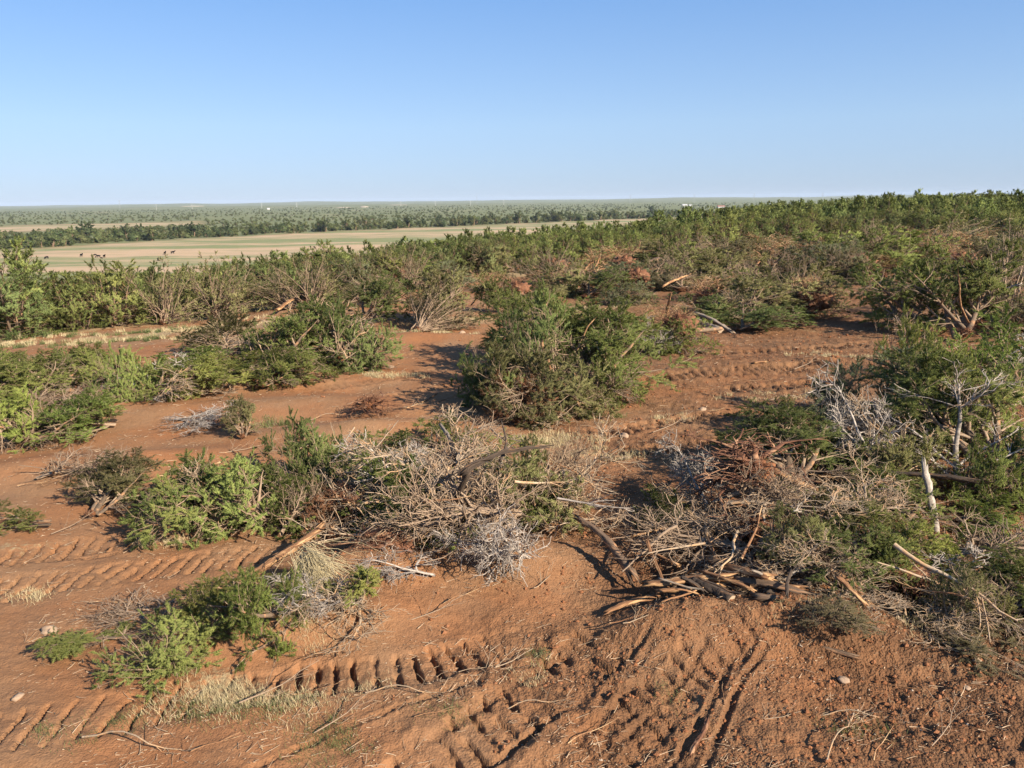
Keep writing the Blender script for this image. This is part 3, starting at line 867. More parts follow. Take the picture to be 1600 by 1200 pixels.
def broad_tree(seed, H=11.0, W=10.0, nleaf=5200, ll=.6, lw=.36):
    """a broad round-headed tree seen from far off: one mesh, trunk with limbs and a clumped crown"""
    g = np.random.default_rng(seed)
    stems = 3
    az = g.uniform(0, 2 * np.pi, stems); el = R(72) + R(6) * g.normal(size=stems)
    d = np.stack([np.cos(az) * np.cos(el), np.sin(az) * np.cos(el), np.sin(el)], -1)
    P0 = walk(g, np.zeros((stems, 3)) + np.array([0, 0, -.3]), d, H * .7, 6, .08); R0 = taper(.30, .06, stems, 6)
    P1, R1, i1 = spawn(g, P0, R0, 22, .08, 1, .42 * W, 48, 12, 5, .12, (0, 0, 1), .03, .5, .04, .3)
    P2, R2, i2 = spawn(g, P1, R1, 90, .3, 1, .2 * W, 48, 15, 4, .15, (0, 0, 1), .03, .5, .03, .2)
    P2[..., 2] = np.maximum(P2[..., 2], .6)
    T = Geo(); add_tubes(T, P0, R0, 6, g); add_tubes(T, P1, R1, 4, g)
    G = Geo(); foliage(G, g, P2, nleaf, ll, lw, .4, .8, .1, np.array([0, 0, H * .45]), 0, tint0=np.clip(g.uniform(.1, .9, 22)[i2] * .6 + g.uniform(0, .4, len(P2)), 0, 1))
    V = np.concatenate(T.V + G.V); F4 = np.concatenate(T.F[4]); F3 = np.concatenate(G.F[3]) + T.n
    N = np.vstack([nrm(np.concatenate(T.V) * np.array([1, 1, .05]) + 1e-4), np.concatenate(G.N)])
    return make_mesh('broad_tree', V, [F4, F3], [M['bark'], M['leaf']], np.r_[np.zeros(len(F4), int), np.ones(len(F3), int)], False,
                     {'tint': np.concatenate(T.T + G.T)}, N)

def log_mesh(seed, L, r0, r1, bend=.05, mat='peeled_log', rough=.2, K=18, S=16, shred=0.0):
    """a torn stem: ridged bark, one end sawn or snapped; returns (mesh, end point, end radius, end direction)"""
    g = np.random.default_rng(seed)
    d = np.array([[1., 0, 0]]); P = walk(g, np.array([[-L / 2, 0, 0]]), d, L, K, bend)
    P -= P.mean(1, keepdims=True)
    t = np.linspace(0, 1, K); Rr = (r0 * (1 - t) + r1 * t)[None] * (1 + .06 * g.normal(size=(1, K)))
    V, F = tubes(P, Rr, S)
    V = V.reshape(K, S, 3); c = P[0][:, None]
    V = c + (V - c) * np.array([1, 1, .82])
    ridge = 1 + rough * np.repeat(g.normal(size=(1, S)), K, 0)[..., None] * .6 + rough * .6 * g.normal(size=(K, S, 1))
    V = c + (V - c) * ridge
    if shred:            # snapped end: splinters of different length
        V[-1] += (P[0, -1] - P[0, -2]) * (shred * g.uniform(-.8, 3.6, (S, 1)) ** 1)
        V[0] -= (P[0, 1] - P[0, 0]) * (shred * g.uniform(-.5, 2.0, (S, 1)))
    G = Geo(); G.add(V.reshape(-1, 3), F, np.tile(g.uniform(0, 1, S), K))
    capc = len(G.V[0])
    G.V.append(np.array([P[0, 0], P[0, -1]])); G.T.append(np.array([.8, .8])); G.n += 2
    s = np.arange(S); b = (K - 1) * S
    G.F[3] = [np.stack([np.full(S, capc), (s + 1) % S, s], -1), np.stack([np.full(S, capc + 1), b + s, b + (s + 1) % S], -1)]
    return G.mesh('log', M[mat]), V.reshape(K, S, 3), P[0]

def cut_end_mesh(ring, direction):
    n = len(ring); c = ring.mean(0); ring = c + (ring - c) * .97
    off = nrm(direction) * .004
    V = np.vstack([ring + off, ring * .5 + c * .5 + off * 1.6, [c + off * 1.8]])
    s = np.arange(n); s2 = (s + 1) % n
    G = Geo(); G.add(V, np.stack([s, s2, n + s2, n + s], -1), .6); G.F[3] = [np.stack([n + s, n + s2, np.full(n, 2 * n)], -1)]
    return G.mesh('cut_end', M['cut'])

def loose_branch_mesh(seed, L=1.4, r=.022, wood='grey', side=5, twigs=10, wob=.12):
    g = np.random.default_rng(seed)
    P0 = walk(g, np.array([[-L / 2, 0, .03]]), np.array([[1, 0, .03]]), L, 9, wob, (0, 0, 1), -.01); P0 = ground_clamp(P0, r * .8)
    R0 = taper(r, r * .35, 1, 9)
    G = Geo(); add_tubes(G, P0, R0, 6, g)
    if side:
        P1, R1, _ = spawn(g, P0, R0, side, .25, 1, .45 * L, 38, 10, 6, .14, (0, 0, 1), 0, .6, r * .22, .4); P1 = ground_clamp(P1, .012)
        add_tubes(G, P1, R1, 4, g)
        if twigs:
            P2, R2, _ = spawn(g, P1, R1, twigs, .25, 1, .2 * L, 38, 10, 4, .14, rs=.6, rt=.003); P2 = ground_clamp(P2, .01)
            add_tubes(G, P2, R2, 3, g)
    return G.mesh('loose_branch', M[wood])
# ---------------------------------------------------------------- placing things
CAM_I = np.array(CAM_M.inverted())
def project(P):
    q = (np.asarray(P) - np.array([0, 0, CAM_H])) @ CAM_I.T
    return 800 + FPX * q[:, 0] / -q[:, 2], 600 - FPX * q[:, 1] / -q[:, 2]

def bz(x, y): return float(base_z(np.array([x]), np.array([y]))[0])

def place(K, box, rot, color, name, label, cat, group=None, sink=.04, ratio=(.26, 1.7), wscale=1.0, lift=0.0):
    """stand a prototype where the photograph shows it, at the size it shows"""
    x0, x1, yt, yb = box
    xc = .5 * (x0 + x1); ax, ay = at(xc, yb, lift)
    az = math.atan2(ax, ay); r0 = math.hypot(ax, ay)
    th = R(rot); c, s = math.cos(th), math.sin(th)
    S = K.sample; X = S[:, 0] * c - S[:, 1] * s; Y = S[:, 0] * s + S[:, 1] * c
    lat = X * math.cos(az) - Y * math.sin(az); fw = X * math.sin(az) + Y * math.cos(az)
    l0, l1 = np.percentile(lat, [1.5, 98.5]); f0 = np.percentile(fw, 3)
    sc = 1.0; r = r0
    for _ in range(4):
        dep = r * math.cos(R(PITCH)) + CAM_H * math.sin(R(PITCH))
        sc = (x1 - x0) / FPX * dep / (l1 - l0) * wscale
        r = r0 - f0 * sc
    m = -.5 * (l0 + l1) * sc
    cx = r * math.sin(az) + m * math.cos(az); cyy = r * math.cos(az) - m * math.sin(az)
    z = bz(cx, cyy) - sink + lift
    lo, hi = ratio[0] * sc, ratio[1] * sc
    for _ in range(18):
        sz = .5 * (lo + hi)
        _, v = project(np.stack([X * sc + cx, Y * sc + cyy, S[:, 2] * sz + z], -1))
        if np.percentile(v, 2.5) > yt: lo = sz
        else: hi = sz
    return K.build(name, (cx, cyy, z), th, (sc, sc, sz), color, dict(label=label, cat=cat, group=group))

def beam(a, b, r0, r1, name, label, cat='log', mat='peeled', seed=0, cut=None, shred=1.0, bend=.045, group=None, rough=.2):
    """a stem between two points given as (px, py, height above the ground level)"""
    A = Vector((*at(a[0], a[1], a[2]), a[2])); B = Vector((*at(b[0], b[1], b[2]), b[2]))
    A.z += bz(A.x, A.y) * .5; B.z += bz(B.x, B.y) * .5
    d = B - A; L = d.length
    mat = mat + '_log' if mat + '_log' in M else mat
    me, rings, P = log_mesh(seed, L, r0 * .9, r1 * .9, bend, mat, rough, shred=0 if cut else shred)
    o = ob(name, me); tag(o, label, cat, group)
    q = d.to_track_quat('X', 'Z')
    o.rotation_mode = 'QUATERNION'; o.rotation_quaternion = q; o.location = (A + B) / 2
    if cut: ob('cut_end', cut_end_mesh(rings[-1], P[-1] - P[-2]), o)
    return o

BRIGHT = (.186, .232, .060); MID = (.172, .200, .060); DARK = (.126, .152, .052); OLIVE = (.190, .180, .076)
YELL = (.235, .250, .070); DRY = (.200, .175, .092); GREYG = (.165, .176, .098)

# near prototypes, every limb a part of its own
LJ = [lying_juniper(11, 3.6, 2), lying_juniper(12, 3.2, 3, fan=30, elev=22), lying_juniper(13, 3.8, 1, elev=10, girth=.75), lying_juniper(14, 3.0, 2, fan=40, elev=30, bare=.15),
      lying_juniper(15, 3.4, 2, bare=.38, elev=18), lying_juniper(16, 3.0, 3, fan=45, elev=38, bare=.12, n3=1700)]
SPR = [lying_juniper(21, 1.9, 1, 34000, .055, .008, elev=6, bare=.05, root=False, nl=12, n2=70, n3=560, girth=.34), lying_juniper(22, 2.1, 2, 34000, .055, .008, elev=9, fan=12, bare=.12, root=False, nl=10, n2=70, n3=560, girth=.34)]
BT = [bare_tangle(31), bare_tangle(32, 3.0, 3, 28, 40), bare_tangle(33, 3.4, 1, 12, wood='greybrown'), bare_tangle(34, 2.4, 2, 16, 25, 'white', 14, 100, 460, 1000)]
FS = [fan_shrub(41), fan_shrub(42, 2.6, 56, 55, 30), fan_shrub(43, 2.2, 40, 10, 46, nleaf=2500)]
# prototypes seen from farther off
LF = [lying_juniper(51, 3.6, 2, 26000, .11, .025, split=False, n3=800, bare=.35), lying_juniper(52, 3.2, 3, 26000, .11, .025, elev=26, fan=36, split=False, n3=800, bare=.2),
      lying_juniper(53, 3.6, 2, 26000, .11, .025, elev=16, fan=30, split=False, n3=800, bare=.5), lying_juniper(54, 3.0, 3, 26000, .11, .025, elev=36, fan=45, split=False, n3=800, bare=.1)]
BF = [bare_tangle(61, 3.2, 2, 18, 30, 'greybrown', n4=500, split=False, root=True, nleaf=1500), bare_tangle(62, 3.0, 3, 30, 40, 'peeled', n4=400, split=False, root=True, nleaf=1200), bare_tangle(63, 3.0, 2, 35, 40, 'grey', n4=600, split=False)]

def root_kind(seed, rad, n, split, axis=(-.35, -.85, .35), stump=True, lk=.62, lump='lump'):
    g = np.random.default_rng(seed); K = Kind()
    root_plate(K, g, (0, 0, rad * .75), axis, rad, n, split, lk=lk, lump=lump)
    # the snapped stump behind the plate
    P = walk(g, np.array([[.1, .2, rad * .5]]), np.array([[.5, .8, -.05]]), rad * 2.0, 7, .08); P = ground_clamp(P, .12)
    G = Geo(); add_tubes(G, P, taper(rad * .15, rad * .10, 1, 7), 10, g)
    if stump: K.part('stump', G.mesh('stump', M['bark']), pts=P)
    K.pts.append(np.array([[-rad, 0, 0], [rad, 0, 0], [0, -rad, 0], [0, rad, 0], [0, 0, rad * 1.7]]))
    return K.done()
RB = [root_kind(71, .55, 26, True, (-.95, -.05, .25), False), root_kind(72, .5, 20, True, stump=False), root_kind(73, .6, 30, False, lk=1.5, lump='red_lump'), root_kind(74, .55, 34, False, (-.5, -.7, .4), False, 1.25, 'red_lump')]

UJ = 'uprooted_juniper'; UC = 'uprooted tree'
G_UP = 'uprooted junipers lying on the cleared ground'
def J(K, box, rot, col, label, **kw): return place(K, box, rot, col, UJ, label, UC, G_UP, **kw)
def BRUSH(K, box, rot, label, **kw): return place(K, box, rot, OLIVE, 'dead_brush', label, 'dead brush', 'bare dead brush in the slash piles', **kw)
def ROOT(K, box, rot, label, **kw): return place(K, box, rot, OLIVE, 'torn_root_plate', label, 'tree root', 'torn out root plates', **kw)
def FAN(K, box, rot, col, label, **kw): return place(K, box, rot, col, 'pushed_over_shrub', label, 'shrub', 'pushed over many stemmed shrubs', **kw)

# --- lower left: green limbs on the soil bank
J(LJ[2], (200, 360, 935, 1066), 222, (.176, .196, .060), 'light green juniper limb drooping farthest down the soil bank at the lower left')
J(SPR[1], (290, 400, 915, 1010), 215, YELL, 'upper yellow green limb on the lower left soil bank, beside the torn brown trunk')
J(SPR[1], (375, 478, 900, 1045), 262, BRIGHT, 'green juniper limb hanging toward the track prints below the pale straw clump')
J(SPR[0], (85, 190, 990, 1030), 196, MID, 'small green sprig at the end of a twig bundle on bare dirt at lower left')
J(SPR[0], (515, 592, 890, 990), 300, YELL, 'small yellow green limb on the soil mound right of the pale straw clump', ratio=(.4, 1.2))
BRUSH(BT[2], (150, 265, 940, 1005), 195, 'bundle of grey brown twigs in the shade left of the green limbs')
BRUSH(BT[0], (455, 610, 915, 1045), 255, 'thin grey twigs hanging over the dozer prints under the soil mound')
BRUSH(BT[3], (560, 680, 850, 940), 200, 'short root twigs sticking from the red soil mound', ratio=(.4, 1.2))
J(SPR[1], (330, 480, 895, 985), 205, YELL, 'yellow green limb along the crest of the lower left soil bank')
BRUSH(BT[3], (430, 560, 900, 1010), 220, 'bare brown twigs over the lower left limbs below the straw clump')
# --- middle left
J(LJ[1], (238, 445, 722, 852), 170, MID, 'dense dark green juniper lying left of the grey brush heap')
J(LJ[3], (432, 578, 662, 770), 120, DARK, 'dark green juniper top poking out behind the left end of the grey brush heap')
J(LJ[4], (395, 560, 742, 838), 190, MID, 'low green juniper limb between the dark juniper and the grey brush heap')
J(LJ[5], (143, 238, 716, 802), 60, OLIVE, 'small olive bush standing on the dirt left of the dark juniper')
J(SPR[1], (-30, 48, 788, 842), 200, MID, 'small green sprig cut by the left edge of the picture')
J(LJ[5], (358, 402, 628, 692), 90, OLIVE, 'lone upright sapling standing on the bare red dirt at left centre')
# --- grey brush heap in the centre
J(LJ[4], (560, 770, 730, 860), 200, MID, 'half bare juniper under the grey brush heap, green showing below the branches')
J(LJ[1], (745, 900, 705, 842), 280, OLIVE, 'olive juniper at the right side of the grey brush heap below the dark leaning trunk')
J(LJ[3], (660, 800, 655, 730), 60, MID, 'green juniper tip rising behind the top of the grey brush heap')
BRUSH(BT[0], (490, 730, 690, 860), 178, 'pale grey branch tangle forming the left half of the central brush heap', lift=0.35)
BRUSH(BT[1], (610, 850, 645, 800), 25, 'tall pale branch tangle forming the top of the central brush heap', lift=0.55)
BRUSH(BT[2], (600, 830, 725, 880), 205, 'brown branch tangle across the middle of the central brush heap', lift=0.4)
BRUSH(BT[1], (780, 985, 665, 850), 320, 'loose grey twigs spilling off the right end of the central brush heap')
BRUSH(BT[3], (684, 838, 812, 945), 245, 'bleached white branch fan spread on the dirt below the central brush heap')
BRUSH(BT[0], (470, 640, 715, 830), 95, 'reddish brown branch tangle at the left end of the central brush heap')
BRUSH(BT[3], (540, 700, 690, 790), 150, 'bleached branches lying on top of the left half of the central heap', lift=0.5)
# --- the big juniper in the centre
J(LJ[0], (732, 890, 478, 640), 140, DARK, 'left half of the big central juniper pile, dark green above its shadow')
J(LJ[5], (850, 1016, 488, 635), 40, MID, 'right half of the big central juniper pile, green with pale limbs')
J(LJ[4], (770, 925, 545, 672), 265, OLIVE, 'olive brown juniper hanging down the front of the big central pile')
J(LJ[3], (800, 965, 462, 570), 85, MID, 'green juniper top crowning the big central pile', lift=0.8)
J(LJ[1], (905, 1000, 560, 640), 320, MID, 'low green juniper limb at the right foot of the big central pile')
ROOT(RB[1], (770, 830, 575, 650), 10, 'reddish torn root plate in the front of the big central juniper pile')
# --- left green windrow
J(LJ[3], (-20, 85, 616, 706), 190, BRIGHT, 'bright green juniper nearest the left edge of the picture, below the windrow')
J(LJ[5], (62, 168, 620, 694), 20, BRIGHT, 'bright green juniper right of the one nearest the left edge, below the windrow')
J(LJ[1], (-40, 52, 556, 618), 160, MID, 'mid green juniper at the left end of the windrow beside the dirt strip')
J(LJ[0], (35, 125, 552, 618), 100, DARK, 'darker green juniper second from the left in the windrow')
J(LJ[5], (85, 160, 546, 612), 40, BRIGHT, 'round green juniper in the left windrow beside a snapped trunk')
J(LJ[3], (140, 228, 552, 614), 200, MID, 'mid green juniper right of the dark curved stump in the windrow')
J(LJ[2], (165, 268, 560, 640), 200, MID, 'green juniper with a pale bare limb at the middle of the left windrow')
J(LJ[5], (245, 352, 560, 636), 330, YELL, 'yellow green juniper right of the pale bare limb in the left windrow')
J(LJ[3], (325, 412, 552, 614), 10, YELL, 'yellow green leafy juniper second from the right end of the windrow')
J(LJ[5], (392, 482, 554, 612), 60, BRIGHT, 'bright green juniper at the right end of the left windrow')
J(LJ[5], (425, 528, 478, 580), 20, MID, 'left half of the large dark green juniper mound behind the windrow')
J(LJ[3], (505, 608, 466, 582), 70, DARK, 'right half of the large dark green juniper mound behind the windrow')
J(LJ[4], (298, 420, 496, 560), 150, OLIVE, 'half bare olive juniper left of the large green mound')
J(LJ[0], (372, 500, 505, 580), 60, MID, 'tangled green juniper in front of the large green mound')
BRUSH(BT[3], (180, 300, 558, 640), 30, 'pale forked limb lying across the left windrow')
BRUSH(BT[2], (60, 165, 600, 660), 20, 'dry tan twig mat between two green junipers at the left edge')
BRUSH(BT[1], (310, 440, 500, 560), 330, 'reddish brown branches sticking up left of the large green mound')
BRUSH(BT[0], (440, 600, 480, 575), 10, 'thin bare branches over the face of the large green mound')
# --- dirt in front of the central row
ROOT(RB[1], (548, 622, 630, 660), 60, 'dark red root mat half buried in the dirt at the picture centre left', ratio=(.4, 1.0))
BRUSH(BT[2], (95, 200, 700, 765), 15, 'dark roots and snapped twigs lying in the red dirt hollow at left', ratio=(.3, 1.0))
BRUSH(BT[3], (268, 372, 655, 685), 5, 'pale forked stick bundle on the red dirt beside the lone sapling', ratio=(.25, .8))
# --- right pile: front
ROOT(RB[0], (1080, 1215, 690, 822), 5, 'big dark red root plate with upright roots in the right brush pile', lift=0.35)
J(LJ[3], (1195, 1340, 652, 745), 70, MID, 'rounded green juniper behind the dark root plate of the right pile', lift=0.25)
J(LJ[4], (1130, 1230, 670, 740), 100, DARK, 'shaded dark juniper just behind the upright roots of the right pile')
BRUSH(BT[0], (1175, 1345, 745, 840), 350, 'grey brush mass at the middle of the right pile, beside the long reddish trunk', lift=0.55)
BRUSH(BT[1], (1290, 1420, 700, 830), 20, 'fine dark grey twig tangle left of the broken pale trunk', lift=0.5)
BRUSH(BT[2], (975, 1180, 790, 905), 180, 'grey twig mat over the logs at the left side of the right pile', lift=0.3)
BRUSH(BT[0], (1060, 1300, 800, 930), 200, 'brown grey twigs in the dark hollow of the right pile above the logs', lift=0.2)
J(LJ[1], (1325, 1460, 808, 900), 340, YELL, 'yellow green juniper limb in the front of the right pile', lift=0.35)
J(LJ[2], (1430, 1540, 848, 905), 350, BRIGHT, 'small bright green limb right of the yellow green one in the right pile', ratio=(.4, 1.0))
BRUSH(BT[3], (1425, 1565, 870, 945), 5, 'pale stripped branches pointing right at the front of the right pile')
J(LJ[5], (1520, 1660, 870, 1000), 20, MID, 'green juniper cut by the right edge of the picture, lower right')
J(LJ[4], (1395, 1560, 930, 1030), 300, DRY, 'dry olive brown juniper at the front edge of the right pile')
BRUSH(BT[1], (1400, 1530, 930, 1030), 280, 'bare brown twigs over the dry juniper at the front of the right pile')
J(LJ[4], (1225, 1345, 955, 1035), 330, DRY, 'dry grey green juniper spray on the logs at the pile front', ratio=(.4, 1.1))
BRUSH(BT[2], (1490, 1660, 810, 890), 0, 'long dark grey branches at the right edge beside bare dirt')
# --- right pile: back
J(LJ[5], (1395, 1560, 560, 742), 75, MID, 'tall green juniper behind the pale bare tree of the right pile', ratio=(.5, 2.2), lift=0.3)
J(LJ[0], (1280, 1460, 560, 715), 150, GREYG, 'grey green juniper at the left of the pale bare tree', lift=0.5)
J(LJ[3], (1385, 1500, 512, 650), 100, YELL, 'bright pointed juniper top at the back of the right pile', ratio=(.5, 2.2), lift=0.5)
J(LJ[2], (1480, 1650, 520, 640), 10, BRIGHT, 'light green juniper lying at the right edge behind the right pile')
J(LJ[1], (1490, 1580, 680, 800), 300, MID, 'green juniper skirt right of the broken pale trunk')
J(LJ[4], (1540, 1660, 660, 790), 10, DARK, 'dark half bare juniper at the right edge beside a tan stone')
BRUSH(BT[3], (1270, 1400, 590, 740), 120, 'pale upright branches left of the tall bare tree in the right pile', lift=0.4)

# --- more of the tangle: right pile, central heap, left windrow
for bx, rot, k, lab in (
    ((1000, 1120, 760, 850), 160, 0, 'grey twigs over the dark hollow left of the big root plate'), ((1080, 1200, 780, 880), 220, 1, 'brown grey twig tangle hanging under the big root plate'),
    
    ((1190, 1320, 830, 930), 190, 1, 'shaded twig tangle above the dark log of the right pile'), 
    ((1320, 1450, 620, 740), 110, 1, 'pale fine branches over the grey green juniper of the right pile'), ((1450, 1600, 580, 700), 20, 0, 'tan bare branches right of the tall pale tree'),
    ((1400, 1500, 500, 600), 80, 1, 'thin bare twigs around the bright pointed juniper top'), ((1500, 1640, 530, 610), 5, 3, 'pale bare branches lying over the light green juniper at the right edge'),
    ((1480, 1640, 900, 1000), 200, 2, 'brown twigs under the green juniper at the lower right edge'), ((1270, 1400, 900, 990), 330, 1, 'bare twigs around the tan slanting log'),
    ((1100, 1240, 880, 960), 170, 2, 'brown twigs lying across the log heap'), ((1030, 1130, 690, 790), 130, 3, 'long pale branches left of the upright roots'),
    ((520, 660, 700, 800), 30, 1, 'tan tangle at the upper left of the central grey heap'), ((640, 780, 660, 760), 100, 2, 'brown tangle at the top middle of the central grey heap'),
    ((700, 860, 740, 860), 340, 0, 'grey tangle at the lower right of the central grey heap'), ((550, 700, 790, 880), 200, 1, 'grey tangle at the foot of the central grey heap above the soil mound'),
    ((830, 930, 660, 760), 40, 2, 'brown tangle right of the dark leaning trunk end'), ((300, 440, 730, 830), 150, 1, 'bare branches over the dense dark juniper at left'),
    ((420, 520, 740, 830), 60, 2, 'brown twigs between the dark juniper and the central heap'), ((40, 150, 620, 690), 190, 2, 'thin tan twigs through the bright juniper nearest the left edge'),
    ((230, 360, 575, 640), 340, 0, 'grey twigs in the right half of the left windrow'), ((500, 610, 490, 580), 60, 1, 'tan twigs at the right end of the large green mound'),
    ((760, 860, 560, 650), 150, 2, 'brown twigs in the left face of the big central pile'), ((880, 990, 545, 620), 30, 2, 'pale twigs in the right face of the big central pile'),
    ((780, 900, 590, 670), 250, 0, 'tan twigs at the foot of the big central pile')):
    BRUSH(BT[k], bx, rot, lab, lift=.45 if ('right pile' in lab or 'cascade' in lab or 'long reddish' in lab or 'top middle' in lab or 'upper left of the central' in lab) else .1)
for bx, rot, k, col, lab in (
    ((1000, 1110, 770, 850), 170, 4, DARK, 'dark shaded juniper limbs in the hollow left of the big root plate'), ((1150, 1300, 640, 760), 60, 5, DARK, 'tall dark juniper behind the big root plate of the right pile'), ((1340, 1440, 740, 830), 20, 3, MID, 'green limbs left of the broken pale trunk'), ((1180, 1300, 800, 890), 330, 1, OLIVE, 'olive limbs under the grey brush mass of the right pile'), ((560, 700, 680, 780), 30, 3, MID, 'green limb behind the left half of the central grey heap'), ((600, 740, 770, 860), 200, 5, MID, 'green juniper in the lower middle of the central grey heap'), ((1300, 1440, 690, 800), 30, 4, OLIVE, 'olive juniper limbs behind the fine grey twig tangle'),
    ((1250, 1380, 820, 920), 200, 1, DARK, 'dark juniper limb low in the middle of the right pile'), ((1492, 1572, 772, 845), 330, 3, BRIGHT, 'bright green limbs at the right foot of the broken pale trunk'),
    ((1540, 1660, 720, 800), 10, 1, MID, 'green juniper limbs at the right edge above the long grey branches'), ((1440, 1560, 600, 720), 80, 3, MID, 'green juniper mass behind the tall pale tree'),
    ((730, 830, 560, 660), 200, 3, DARK, 'dark green limb at the left foot of the big central pile'), ((850, 960, 590, 660), 300, 1, OLIVE, 'olive limb at the front right of the big central pile'),
    ((770, 900, 470, 580), 120, 5, MID, 'green juniper crown at the upper left of the big central pile'), ((920, 1015, 500, 600), 20, 3, DARK, 'dark green crown at the right shoulder of the big central pile'),
    ((-20, 110, 560, 640), 200, 5, MID, 'green juniper between the windrow and the bright left edge juniper'), ((230, 350, 554, 612), 20, 3, BRIGHT, 'leafy bright limb on the top of the left windrow'),
    ((400, 520, 550, 612), 350, 1, MID, 'green limb between the windrow and the large green mound'), ((490, 610, 500, 585), 30, 3, DARK, 'dark green limb at the right foot of the large green mound'),
    ((440, 560, 700, 800), 150, 3, DARK, 'dark limb under the left end of the central grey heap'), ((640, 760, 780, 870), 250, 1, MID, 'green limb showing under the dark leaning trunk'),
    ((820, 900, 760, 830), 310, 3, BRIGHT, 'bright green tip at the lower right of the central grey heap'), ((260, 380, 740, 850), 200, 3, MID, 'green front limb of the dense juniper at left')):
    J(LJ[k], bx, rot, col, lab, lift=.5 if 'right pile' in lab else 0)

J(LJ[3], (1170, 1270, 735, 815), 20, MID, 'green limb wedged against the right side of the big root plate', lift=.4)
BRUSH(BT[2], (1150, 1260, 720, 830), 340, 'brown twigs wedged against the right side of the big root plate', lift=.5)
BRUSH(BT[1], (1230, 1330, 850, 930), 20, 'tan twigs hanging over the right of the log heap', lift=.3)
J(LJ[4], (1290, 1400, 850, 930), 340, DARK, 'dark limb behind the tan slanting log')
J(LJ[0], (1440, 1560, 900, 1000), 10, OLIVE, 'olive juniper right of the dry one at the front of the right pile')

RUST = (.230, .125, .062)
J(LJ[4], (775, 880, 590, 668), 265, RUST, 'rust brown dead juniper spray low on the front of the big central pile')
J(LJ[0], (1085, 1180, 800, 870), 200, RUST, 'rust brown dead spray under the big root plate')
J(LJ[1], (470, 560, 770, 850), 100, RUST, 'rust brown spray at the left foot of the central grey heap', ratio=(.2, 1.2))

J(LJ[1], (1245, 1385, 775, 870), 340, OLIVE, 'olive juniper limb right of the end of the long reddish trunk', lift=.3)
J(LJ[5], (1330, 1450, 735, 825), 60, MID, 'mid green juniper against the foot of the broken pale trunk', lift=.15)
ROOT(RB[3], (1150, 1235, 800, 880), 20, 'dark red root clump below the big root plate in the right pile', lift=.15)
ROOT(RB[3], (1375, 1450, 880, 945), 40, 'small reddish root clump behind the dry juniper at the pile front')
ROOT(RB[3], (540, 640, 835, 905), 350, 'red root and soil clump on the mound under the central grey heap')
ROOT(RB[3], (775, 850, 590, 660), 15, 'reddish root clump low on the left front of the big central pile')
ROOT(RB[3], (500, 580, 760, 820), 20, 'reddish root clump in the left end of the central grey heap', lift=.2)
# ---------------------------------------------------------------- beams, logs
beam((370, 912, .12), (455, 868, .34), .085, .075, 'torn_log', 'shredded brown trunk rising from the lower left to the soil mound', seed=1, shred=1.0)
beam((432, 866, .36), (500, 838, .45), .05, .075, 'torn_log', 'pale snapped trunk end left of the soil mound', seed=2, shred=1.2)
beam((690, 812, .4), (738, 742, 1.45), .045, .058, 'leaning_log', 'dark trunk base rising out of the central grey heap', mat='darkwood', seed=3, shred=.3, rough=.35)
beam((730, 750, 1.42), (838, 683, 1.95), .060, .030, 'leaning_log', 'long dark trunk leaning to the right over the central grey heap', mat='darkwood', seed=4, shred=.8, bend=.09, rough=.4)
beam((775, 718, 1.65), (800, 672, 2.0), .030, .012, 'snapped_branch', 'dark side limb pointing up from the dark leaning trunk', 'branch', 'darkwood', 44, bend=.12)
beam((760, 730, 1.55), (700, 742, 1.5), .028, .012, 'snapped_branch', 'dark side limb pointing left from the dark leaning trunk', 'branch', 'darkwood', 45, bend=.12)
beam((688, 668, 1.0), (712, 700, .9), .04, .05, 'snapped_branch', 'short dark grey limb sticking up behind the central grey heap', 'branch', 'grey', 5)
beam((1178, 718, 1.15), (1275, 784, .60), .05, .075, 'torn_log', 'long reddish stripped trunk slanting over the right brush pile', seed=6)
beam((1290, 903, .55), (1390, 968, .18), .075, .045, 'torn_log', 'tan stripped log slanting down at the front of the right pile', seed=7)
beam((1015, 920, .34), (1128, 903, .46), .05, .07, 'torn_log', 'orange split log at the top left of the log heap', seed=8, shred=1.2)
beam((1050, 918, .28), (1122, 912, .36), .085, .085, 'sawn_log', 'grey brown log with a round end, at the top of the log heap', mat='bark', seed=9, cut=True)
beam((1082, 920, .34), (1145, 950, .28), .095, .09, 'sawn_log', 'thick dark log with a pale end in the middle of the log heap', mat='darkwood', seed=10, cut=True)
beam((1122, 938, .2), (1180, 972, .14), .05, .045, 'sawn_log', 'slim grey log below the thick dark log', mat='grey', seed=11, cut=True)
beam((1050, 962, .12), (1178, 976, .09), .05, .045, 'torn_log', 'thin brown log at the bottom of the log heap', seed=12)
beam((1155, 990, .10), (1268, 984, .13), .075, .07, 'torn_log', 'orange bare log lying level at the front of the log heap', mat='peeled', seed=13, shred=.2)
beam((1116, 873, .55), (1190, 928, .45), .07, .06, 'torn_log', 'reddish log slanting right above the log heap', seed=14)
beam((1150, 915, .40), (1250, 950, .30), .085, .07, 'fallen_log', 'dark brown log in the middle of the log heap beside the dry spray', mat='bark', seed=15)
beam((1180, 955, .25), (1300, 975, .16), .08, .065, 'fallen_log', 'shaded brown log running right under the dry juniper spray', mat='bark', seed=16)
beam((1290, 955, .22), (1395, 998, .10), .05, .045, 'fallen_log', 'grey brown log end at the right of the log heap', mat='bark', seed=17, cut=True)
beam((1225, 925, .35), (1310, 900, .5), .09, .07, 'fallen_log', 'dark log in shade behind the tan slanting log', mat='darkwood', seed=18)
beam((950, 960, .08), (1018, 930, .20), .035, .045, 'torn_log', 'pale split stem leaning on the soil at the left of the log heap', seed=19, shred=1.2)
beam((900, 822, .55), (998, 884, .38), .05, .085, 'torn_log', 'dark brown trunk slanting from the left into the right pile', mat='bark', seed=20)
